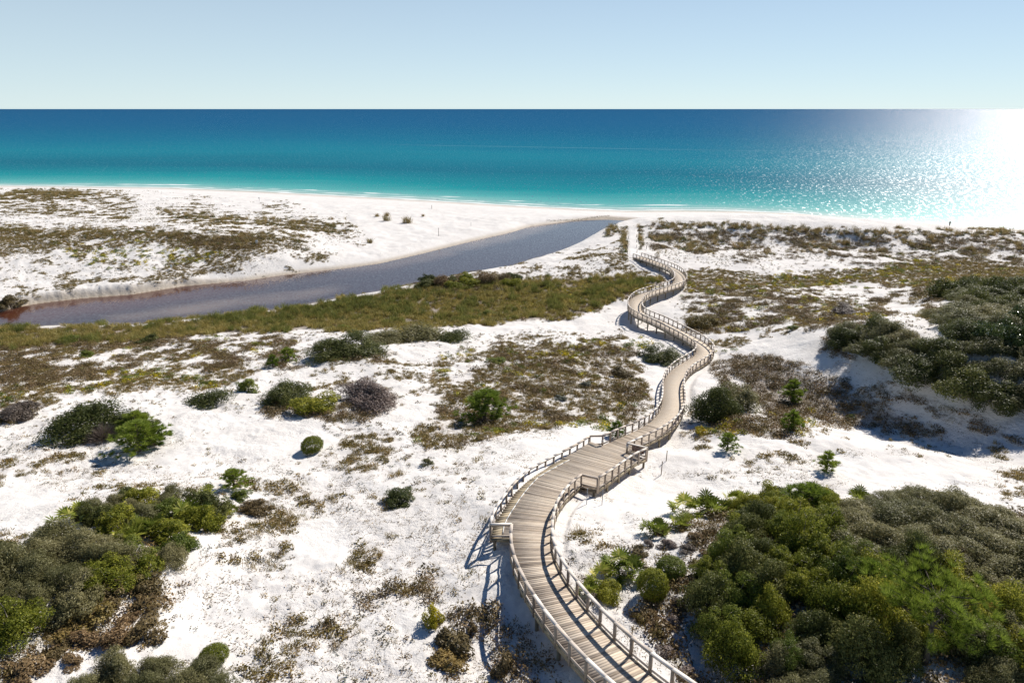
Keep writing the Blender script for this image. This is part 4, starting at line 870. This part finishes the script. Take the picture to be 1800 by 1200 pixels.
S(545,728,84,48,'med1','oak_green','scrub_oak','yellow-green rounded bush in front of the brown scrub mound')
S(490,715,90,55,'big1','bush_dark','scrub_oak','dark shrub behind and left of the yellow-green rounded bush')
S(640,715,112,60,'big1','dry_twig','scrub_oak','greyish brown scrub bush right of the yellow-green rounded bush')
S(430,690,40,30,'small0','bush_bright','green_shrub','light green shrub at the left end of the brown scrub mound')
S(570,632,90,48,'big0','bush_dark','scrub_oak','dark green shrub forming the left end of the long thicket')
S(625,628,100,50,'big2','bush_dark','scrub_oak','dark green shrub in the middle of the long thicket')
S(680,604,90,34,'big1','oak_grey','scrub_oak','grey-green low shrub right of middle in the long thicket')
S(740,600,80,26,'mat0','oak_grey','low_shrub','low olive shrub near the right end of the long thicket')
S(795,602,50,22,'mat0','bush_dark','low_shrub','dark low shrub at the right tip of the long thicket')
S(600,582,30,14,'small0','bush_bright','green_shrub','small bright green shrub on top of the long thicket')
S(870,640,34,14,'small1','bush_bright','green_shrub','small green shrub on the brown flat above the young pine')
S(702,888,68,36,'med0','bush_dark','low_shrub','straggly dark shrub alone on the white sand left of the boardwalk')
S(752,817,22,15,'small0','oak_grey','low_shrub','tiny grey-green shrub on the sand left of the viewing platform')
S(1168,640,76,42,'big2','bush_dark','scrub_oak','dark oak bush left of the boardwalk at its upper bend')
S(1262,742,84,80,'big0','bush_dark','scrub_oak','large dark oak bush right of the boardwalk, leaning against it')
S(1300,722,84,60,'big2','oak_grey','scrub_oak','grey-green half of the large bush right of the boardwalk')
S(1097,665,36,26,'small1','heath_brown','heath_bush','brown heath bush on the flat left of the boardwalk bend')
S(1492,553,52,26,'med1','dry_twig','scrub_oak','dark round shrub alone on the sand at the middle right')
S(1240,578,56,24,'mat0','heath_olive','heath_bush','low olive heath mound just right of the upper boardwalk')
S(1398,580,24,12,'small0','bush_bright','green_shrub','small green shrub left of the shaded dune slope')
S(372,1172,46,36,'ball','oak_green','round_bush','rounded olive bush at the bottom edge above the left thicket')
S(1145,1058,50,58,'ball','oak_green','round_bush','dense oval green bush in front of the right thicket')
S(1182,1020,48,42,'ball','bush_bright','round_bush','rounded lighter green bush behind the dense oval one')
S(1074,1062,56,46,'med1','oak_green','green_shrub','olive shrub beside the boardwalk rail below the palmettos')
S(790,1180,70,40,'small1','heath_olive','heath_bush','olive brown heath bush at the bottom left of the boardwalk')
S(765,1105,36,44,'small0','yellow_flower','flowering_shrub','yellow tipped shrub on the sand left of the boardwalk')
S(830,1112,20,18,'small1','heath_brown','heath_bush','small brown tuft beside the railing shadow')
S(800,1150,66,44,'small1','heath_brown','heath_bush','dark brown heath bush below the yellow tipped shrub')
S(885,1190,50,52,'small0','heath_brown','heath_bush','dry brown bush under the railing shadow at the bottom')
S(440,905,62,40,'med0','heath_brown','heath_bush','brown bush on the sand mound right of the left thicket')
S(415,880,36,24,'small0','bush_bright','green_shrub','bright green low shrub on top of the sand mound')
S(20,742,70,46,'med1','dry_twig','heath_bush','grey brown bush cut by the left edge above the dark oak bush')
S(255,605,34,20,'small1','bush_dark','green_shrub','dark green shrub on the sand just below the marsh')
S(148,627,28,18,'small0','bush_bright','green_shrub','small green shrub casting a shadow at the upper left sand')
S(112,605,36,12,'mat0','bush_bright','low_shrub','low green shrub at the lower edge of the marsh grass')
S(858,556,26,14,'small0','bush_bright','green_shrub','bright green shrub alone in the marsh grass')
S(1235,765,24,16,'small1','yellow_flower','flowering_shrub','yellow flowering clump beneath the large oak bush')
S(985,704,22,12,'small1','heath_grey','grey_shrub','pale grey-green tuft on the brown flat')
S(1030,680,24,14,'small1','heath_grey','grey_shrub','pale grey-green tuft left of the boardwalk bend')
S(1790,545,60,34,'med1','bush_dark','scrub_oak','dark round bush at the right edge above the bare sand gap')
S(840,775,30,10,'small0','heath_olive','heath_bush','olive tuft at the lower edge of the brown flat')
S(960,755,24,10,'small0','heath_olive','heath_bush','olive tuft on the sand brow before the platform')
S(10,545,40,30,'med0','heath_brown','heath_bush','brown bush overhanging the creek at the left edge')
# pines
def pine(px, py, hpx, proto, name, label, wmul=1.0):
    x, y, z = at(px, py); dpt = depth(x, y, z); hh_ = hpx * dpt / F / math.cos(math.atan2(CAMZ - z, y)); e = plant(name, proto, 'needles', x, y, hh_, None, label, 'pine tree'); e.scale = (hh_ * wmul * 1.25, hh_ * wmul * 1.25, hh_); return e
pine(852, 742, 52, 'pine1', 'young_pine', 'bushy young pine in the middle of the brown flat', 1.3)
pine(245, 792, 46, 'pine1', 'young_pine', 'bright green sprawling pine right of the dark oak bushes', 1.5)
pine(272, 782, 34, 'pine0', 'young_pine', 'low bright green pine branch sprawling on the sand', 1.6)
pine(240, 758, 34, 'pine0', 'young_pine', 'light green pine crown rising behind the sprawling pine', 1.6)
pine(412, 858, 32, 'pine1', 'young_pine', 'small bright green pine above the sand mound on the left', 1.2)
pine(1392, 706, 38, 'pine0', 'young_pine', 'young pine on the brown heath right of the large oak bush')
pine(1392, 756, 34, 'pine0', 'young_pine', 'young pine standing just below the other one on the heath')
pine(1278, 792, 30, 'pine1', 'young_pine', 'squat bright green pine right of the lower boardwalk')
pine(1452, 828, 34, 'pine0', 'young_pine', 'lone young pine on the sand above the big thicket')
pine(1083, 770, 30, 'pine0', 'young_pine', 'small pine behind the left rail of the viewing platform')
pine(480, 645, 22, 'pine0', 'young_pine', 'tiny pine left of the long thicket')
pine(508, 635, 24, 'pine1', 'young_pine', 'small pine touching the left end of the long thicket')
pine(1412, 902, 46, 'pine1', 'young_pine', 'dense green pine at the upper edge of the big thicket', 1.5)
pine(1520, 1055, 62, 'pine1', 'young_pine', 'small upright pine inside the big thicket')
x, y, z = at(1625, 1165)
plant('pine_tree', 'pine_big', 'needles', x, y, 1.0, None, 'long-needled bright green pine rising from the big thicket', 'pine tree', rot=.4)
# palmettos
for px, py, wp, lb in ((1090,1000,52,'saw palmetto with spiky fans nearest the boardwalk'), (1062,1022,50,'saw palmetto behind the rail at the left foot of the thicket'), (1112,1012,44,'low saw palmetto right of the two by the rail'),
    (1155,940,44,'saw palmetto on the sand above the round bushes'), (1200,925,36,'small bright saw palmetto in the sandy gap'), (1205,900,48,'left saw palmetto of the row on top of the sand'), (1250,903,52,'big middle saw palmetto of the row on top of the sand'),
    (1292,888,40,'right saw palmetto of the row on top of the sand'), (1375,880,36,'saw palmetto at the upper edge of the big thicket'), (1040,1045,40,'saw palmetto half hidden at the rail'),
    (235,948,52,'saw palmetto in the middle of the left thicket'), (262,935,48,'saw palmetto right of another in the left thicket'), (125,920,50,'saw palmetto at the upper left edge of the left thicket'), (150,905,40,'pale saw palmetto on the brow of the left thicket'), (365,872,30,'little saw palmetto at the top right of the left thicket'), (400,905,30,'little saw palmetto on the sand mound'),
    (330,915,56,'saw palmetto between dark shrubs of the left thicket'), (1510,885,40,'saw palmetto below the sand notch of the big thicket')):
    x, y, z = at(px, py); dpt = depth(x, y, z); wd = wp * dpt / F * 1.15
    e = plant('palmetto', random.choice(('palm0', 'palm1')), 'palmetto_leaf', x, y, wd, None, lb, 'palmetto')

# thickets: every bush its own thing
TINT = {'oak_grey': 'grey-green', 'oak_green': 'olive-green', 'bush_dark': 'dark green', 'bush_bright': 'yellow-green', 'heath_brown': 'brown', 'heath_olive': 'olive-brown', 'dry_twig': 'dry grey', 'magnolia': 'glossy pale-leaved'}
ORD = ['first', 'second', 'third', 'fourth', 'fifth', 'sixth', 'seventh', 'eighth', 'ninth', 'tenth', 'eleventh', 'twelfth']
def thicket(poly, kinds, spacing, wr, name, label, group, seed, lift=0., hr=(.5, .75), bound=3.0):
    rg = random.Random(seed); a = np.array(poly, float); pts = [at(p[0], p[1]) for p in poly]
    X0, X1 = min(p[0] for p in pts), max(p[0] for p in pts); Y0, Y1 = min(p[1] for p in pts), max(p[1] for p in pts); got = []; made = []
    for _ in range(6000):
        x, y = rg.uniform(X0, X1), rg.uniform(Y0, Y1); z = float(H(x, y)); px, py = proj(x, y, z + lift)
        if not inside(np.array([float(px)]), np.array([float(py)]), poly)[0]: continue
        if any((x - q_[0]) ** 2 + (y - q_[1]) ** 2 < spacing ** 2 for q_ in got): continue
        if min(math.hypot(x - q_[0], y - q_[1]) for q_ in walk) < bound: continue
        got.append((x, y)); pr, mt = rg.choice(kinds); wd = rg.uniform(*wr); hgt = wd * rg.uniform(*hr)
        made.append((x, y, mt, plant(name, pr, mt, x, y, wd, hgt, label, 'shrub', group)))
    made.sort(key=lambda q_: q_[1]); per = max(3, int(math.sqrt(len(made)) + .5)); rows = [made[i:i + per] for i in range(0, len(made), per)]
    for r_, row in enumerate(rows):
        row.sort(key=lambda q_: q_[0] / q_[1])
        for c_, q_ in enumerate(row):
            q_[3]['label'] = '%s bush, %s from the left in the %s row of %s' % (TINT[q_[2]], ORD[c_], 'front' if r_ == 0 else ORD[r_], label)
big = [('big0', 'oak_grey'), ('big1', 'oak_grey'), ('big2', 'oak_grey')]
thicket([(1500,912),(1560,892),(1620,886),(1700,892),(1760,915),(1800,950),(1860,1000),(1860,1080),(1790,1100),(1700,1010),(1640,985),(1560,1000),(1480,980),(1440,950)], big, 1.45, (2.5, 3.6), 'scrub_oak',
        'the big grey thicket', 'grey scrub oaks of the big thicket', 1, hr=(.36, .54))
thicket([(1270,985),(1330,930),(1430,925),(1480,985),(1640,1010),(1780,1110),(1800,1180),(1640,1130),(1560,1170),(1500,1175),(1400,1180),(1290,1180),(1230,1110),(1225,1040)], [('big0', 'oak_green'), ('big1', 'oak_green'), ('big2', 'oak_green'), ('big2', 'bush_bright'), ('big0', 'bush_dark')], 1.25, (1.8, 2.9), 'scrub_oak',
        'the big olive thicket', 'green scrub oaks of the big thicket', 2, bound=4.2, hr=(.6, .95))
thicket([(1300,905),(1340,885),(1420,875),(1470,880),(1490,905),(1430,925),(1340,935),(1290,940)], [('med0', 'oak_green'), ('med1', 'oak_green'), ('big1', 'oak_green'), ('med0', 'bush_dark')], 1.0, (1.3, 2.2), 'green_shrub',
        'the olive thicket edge', 'low shrubs edging the big thicket', 3)
thicket([(1370,1165),(1440,1165),(1440,1240),(1360,1240)], big, 1.2, (1.6, 2.3), 'scrub_oak', 'the bottom edge thicket', 'pale bushes at the bottom edge', 4)
thicket([(1730,1130),(1830,1120),(1830,1240),(1720,1240)], big, 1.2, (1.8, 2.6), 'scrub_oak', 'the bottom corner scrub', 'pale bushes in the bottom right corner', 5)
thicket([(1470,590),(1520,588),(1570,590),(1620,612),(1660,625),(1720,640),(1860,640),(1860,725),(1780,715),(1700,698),(1640,678),(1560,648),(1490,612)], [('big0', 'oak_grey'), ('big1', 'oak_grey'), ('big2', 'bush_dark'), ('big1', 'bush_dark')], 1.9, (3.8, 5.4), 'scrub_oak',
        'the shaded slope crest', 'scrub oaks above the shaded slope', 6, hr=(.4, .52))
thicket([(1660,560),(1700,545),(1860,545),(1860,640),(1700,632),(1640,600)], [('big1', 'oak_grey'), ('big0', 'oak_grey'), ('big1', 'bush_dark')], 2.4, (3.6, 5.2), 'scrub_oak',
        'the right ridge', 'scrub oaks on the right ridge', 7, hr=(.35, .5))
thicket([(1650,525),(1700,505),(1860,505),(1860,522),(1750,528),(1690,532)], [('big1', 'bush_dark'), ('mat0', 'bush_dark'), ('big0', 'bush_dark')], 2.6, (3.5, 5.0), 'scrub_oak',
        'the far right thicket', 'dark shrubs of the far right thicket', 8, hr=(.35, .45))
thicket([(0,1000),(60,975),(120,945),(170,960),(200,1000),(180,1050),(120,1090),(60,1130),(0,1160),(-80,1160),(-80,1000)], [('big0', 'oak_grey'), ('big1', 'oak_grey'), ('big2', 'oak_grey'), ('big2', 'oak_green')], 1.35, (1.9, 3.0), 'scrub_oak',
        'the left edge thicket', 'grey scrub oaks of the left thicket', 9)
thicket([(150,915),(210,880),(290,878),(350,890),(390,905),(340,935),(330,975),(270,1010),(220,1000),(200,960)], [('big0', 'oak_grey'), ('med0', 'oak_green'), ('med1', 'bush_dark'), ('big1', 'oak_grey'), ('med0', 'bush_bright')], 1.15, (1.5, 2.5), 'scrub_oak',
        'the palmetto thicket', 'upper shrubs of the left thicket', 10)
thicket([(150,1190),(260,1175),(360,1185),(400,1215),(380,1300),(120,1300)], big, 1.05, (1.6, 2.2), 'scrub_oak', 'the bottom left scrub', 'scrub along the bottom left edge', 11)
thicket([(1120,960),(1180,930),(1250,930),(1250,990),(1200,1060),(1190,1150),(1240,1200),(1180,1190),(1120,1080)], [('small0', 'heath_brown'), ('small1', 'heath_brown'), ('small1', 'heath_olive'), ('small0', 'dry_twig')], .95, (.5, 1.1), 'heath_bush',
        'the sandy heath strip', 'heath bushes beside the right thicket', 12, hr=(.4, .6))
thicket([(160,1040),(240,1000),(270,1060),(260,1120),(180,1150),(100,1190),(30,1190),(90,1140)], [('small0', 'heath_brown'), ('small1', 'heath_olive'), ('small1', 'heath_brown')], .95, (.8, 1.9), 'heath_bush',
        'the left shaded heath', 'heath bushes below the left thicket', 13, hr=(.28, .45))
thicket([(745,497),(830,491),(905,490),(905,500),(830,503),(745,508)], [('med0', 'bush_dark'), ('med1', 'bush_dark'), ('mat0', 'heath_brown'), ('med1', 'oak_green')], 2.6, (2.6, 4.6), 'marsh_shrub', 'the marsh edge', 'dark shrubs where the marsh meets the creek', 15, hr=(.35, .5))
# the glossy patch on the right ridge
thicket([(1715,592),(1800,585),(1850,600),(1850,622),(1730,610)], [('med0', 'magnolia'), ('med1', 'magnolia')], 1.7, (2.4, 3.4), 'glossy_shrub', 'the glinting patch', 'glinting shrubs on the right ridge', 14, hr=(.8, 1.0))

# beach plants standing alone
for px, py, s_, lb in ((663,381,12,'leftmost tuft of sea oats on the open beach'), (680,380,14,'tuft of sea oats right of the leftmost on the open beach'), (679,388,18,'sea oats tuft in front of the other two on the beach'), (716,392,22,'tallest lone sea oats clump on the open beach'), (744,380,8,'tiny grass tuft on the beach right of the tall clump'), (650,427,16,'grass tuft on the sand near the creek bend')):
    x, y, z = at(px, py); o_ = link('sea_oats', blade_tuft('sea_oats', px, 160, 1.2, .35, .02, M['oats'])); k_ = s_ * depth(x, y, z) / F / 2.1
    o_.location = (x, y, z - .03); o_.scale = (k_, k_, k_ * .9); tag(o_, lb, 'sea oats')

# ------------------------------------------------------------------ stakes, markers, person
def stake(px, py0, py1, name, label, mat, rad=.03, plate_=None, cat_='stake'):
    x, y, z = at(px, py1); dpt = depth(x, y, z); hh_ = (py1 - py0) * dpt / F / math.cos(math.atan2(CAMZ - z, y))
    e = bpy.data.objects.new(name, None); C.objects.link(e); e.location = (x, y, z); tag(e, label, cat_)
    mb = MB(); mb.tube([(0, 0, -.3), (.02 * hh_, 0, hh_)], rad, 6); mb.build('shaft', mat, e)
    mb = MB(); mb.tube([(.02 * hh_, 0, hh_ + .001), (.02 * hh_, 0, hh_ + .03)], rad * 1.3, 6); mb.build('cap', mat, e)
    if plate_:
        w_, h_ = plate_; mb = MB(); mb.beam((-w_ / 2, -rad - .02, hh_ - h_ / 2), (w_ / 2, -rad - .02, hh_ - h_ / 2), .03, h_); mb.build('plate', M['white_paint'], e)
stake(1171, 793, 810, 'thin_stake', 'thin stake on the sand right of the platform, nearer the walk', M['stake_wood'])
stake(1162, 812, 834, 'thin_stake', 'thin stake lowest on the sand right of the platform', M['stake_wood'])
stake(1031, 860, 886, 'metal_stake', 'pale metal stake under the notch of the platform', M['metal_post'], .022)
stake(1058, 862, 887, 'metal_stake', 'pale metal stake below the platform corner', M['metal_post'], .022)
stake(1264, 632, 648, 'thin_stake', 'thin stake beside the upper boardwalk bend', M['stake_wood'])
stake(1221, 714, 730, 'thin_stake', 'thin stake in front of the large dark oak bush', M['metal_post'], .025)
stake(1079, 433, 440, 'path_post', 'short post on the sand left of the path to the beach', M['stake_wood'], .06, cat_='post')
stake(1136, 432, 438, 'path_post', 'short post on the sand right of the path to the beach', M['stake_wood'], .06, cat_='post')
for k_, (py0, py1) in enumerate(((441, 447), (432, 437.5), (424, 429), (415, 420))):
    nm = ('nearest the boardwalk', 'second from the boardwalk', 'third from the boardwalk', 'farthest from the boardwalk')[k_]
    stake(1102.5 + k_ * .6, py0, py1, 'path_post', 'left path post ' + nm, M['stake_wood'], .055, cat_='post'); stake(1119.5 - k_ * .3, py0 - 2, py1 - 2, 'path_post', 'right path post ' + nm, M['stake_wood'], .055, cat_='post')
stake(452, 422, 432, 'marker_post', 'white plated marker post on the grassy dune, rightmost of three', M['stake_wood'], .04, (.5, .7), 'marker')
stake(370, 449, 457, 'marker_post', 'white plated marker post on the dune above the eroded bank', M['stake_wood'], .04, (.4, .6), 'marker')
stake(302, 465, 473, 'marker_post', 'white plated marker post lowest on the eroded bank', M['stake_wood'], .04, (.4, .6), 'marker')
stake(456, 347, 353, 'marker_post', 'small white marker on the beach near the water', M['stake_wood'], .05, (.4, .5), 'marker')
stake(771, 401, 415, 'beach_stake', 'tall thin stake on the open beach beside the creek', M['stake_wood'], .06)
stake(759, 361, 367, 'beach_stake', 'short stake on the beach near the waterline', M['stake_wood'], .08)
stake(828, 391, 397, 'beach_stake', 'short pale stake on the beach above the creek', M['metal_post'], .06)

px_, py_ = 1669, 396
X_, Y_ = un(px_, py_, .9); hx, hy = float(X_), float(Y_); hz = float(H(hx, hy))
pe = bpy.data.objects.new('person', None); C.objects.link(pe); pe.location = (hx, hy, hz); pe.rotation_euler = (0, 0, -.9); tag(pe, 'person in dark red clothes walking along the waterline on the right', 'person')
J = {'pelvis': (0, 0, .95), 'chest': (0, .02, 1.28), 'neck': (0, .02, 1.48), 'head': (0, .04, 1.62), 'crown': (0, .03, 1.72), 'shL': (-.18, .02, 1.42), 'elL': (-.25, -.12, 1.16), 'haL': (-.24, .0, .93), 'shR': (.18, .02, 1.42), 'elR': (.25, .10, 1.16), 'haR': (.24, .26, 1.0),
     'hiL': (-.09, 0, .90), 'knL': (-.10, .20, .50), 'anL': (-.10, .22, .09), 'toL': (-.10, .40, .04), 'hiR': (.09, 0, .90), 'knR': (.10, -.02, .48), 'anR': (.10, -.32, .16), 'toR': (.10, -.24, .03)}
RDS = {'pelvis': .14, 'chest': .15, 'neck': .055, 'head': .10, 'crown': .07, 'shL': .06, 'elL': .045, 'haL': .03, 'shR': .06, 'elR': .045, 'haR': .03, 'hiL': .09, 'knL': .06, 'anL': .04, 'toL': .035, 'hiR': .09, 'knR': .06, 'anR': .04, 'toR': .035}
ED = [('pelvis', 'chest'), ('chest', 'neck'), ('neck', 'head'), ('head', 'crown'), ('chest', 'shL'), ('shL', 'elL'), ('elL', 'haL'), ('chest', 'shR'), ('shR', 'elR'), ('elR', 'haR'), ('pelvis', 'hiL'), ('hiL', 'knL'), ('knL', 'anL'), ('anL', 'toL'), ('pelvis', 'hiR'), ('hiR', 'knR'), ('knR', 'anR'), ('anR', 'toR')]
ks = list(J); me = bpy.data.meshes.new('body'); me.from_pydata([J[k] for k in ks], [(ks.index(a), ks.index(b_)) for a, b_ in ED], []); me.materials.append(M['dark_cloth'])
bo = link('body', me, pe); bo.modifiers.new('skin', 'SKIN'); bo.modifiers.new('sub', 'SUBSURF').levels = 1
for k_, v_ in zip(ks, me.skin_vertices[0].data): v_.radius = (RDS[k_],) * 2; v_.use_root = k_ == 'pelvis'
mb = MB(); mb.tube([(0, 0, .92), (0, .01, 1.1), (0, .02, 1.3), (0, .02, 1.45)], [.155, .15, .175, .12], 10); mb.build('shirt', M['red_cloth'], pe, smooth=True)
mb = MB(); mb.tube([(0, .0, 1.58), (0, .01, 1.68), (0, .01, 1.75)], [.10, .12, .07], 8); mb.build('hair', M['hair'], pe, smooth=True)

x, y, z = at(1490, 893); dw_ = bpy.data.objects.new('driftwood', None); C.objects.link(dw_); dw_.location = (x, y, z); tag(dw_, 'dark forked driftwood lying in the sand notch of the big thicket', 'driftwood')
mb = MB(); mb.tube([(-.5, 0, .02), (-.25, .1, .22), (.1, .02, .16), (.5, -.1, .03)], [.05, .045, .04, .02], 6); mb.build('limb', M['bark'], dw_)
mb = MB(); mb.tube([(-.05, .05, .17), (.15, .3, .26), (.45, .38, .08)], [.035, .025, .012], 6); mb.build('fork', M['bark'], dw_)
M['dead_needles'] = leaf_mat('dead_needles', (.45, .15, .04), (.62, .24, .07), (.7, .35, .12), trans=.3)
x, y, z = at(1690, 1078); dn_ = bpy.data.objects.new('dead_sprig', None); C.objects.link(dn_); dn_.location = (x, y - 1.2, float(H(x, y - 1.2)) + 1.55); tag(dn_, 'orange-brown dead sprig beside the bright long-needled pine', 'dead sprig')
f = link('leaves', dome_tuft('dead_leaves', 201, 120, .12, .4, M['dead_needles']), dn_); f.scale = (.6, .45, .6)
mb = MB(); mb.tube([(0, 0, -1.5), (.05, .02, -.6), (0, 0, .1)], [.02, .014, .006], 5); mb.build('stem', M['bark'], dn_)

# dark seaweed line on the beach by the creek mouth
rg = np.random.default_rng(9); n = 420; tt = rg.random(n); lx = 960 + tt * 112; ly = 386.5 - tt * 9.5 + rg.normal(size=n) * .45
WX, WY = un(lx, ly, 1.3); cc = np.column_stack([WX, WY, H(WX, WY) + .02]); Vv, Ff = leaf_quads(cc, np.tile([0, 0, 1.], (n, 1)), .13, .5, rg)
me = mesh_np('seaweed', Vv, Ff); vattr(me, 'tone', np.repeat(rg.random(n), 4)); me.materials.append(M['heath_brown']); tag(link('seaweed', me), 'dark line of washed up seaweed beside the creek mouth', kind='stuff')
print('objects', len(bpy.data.objects))
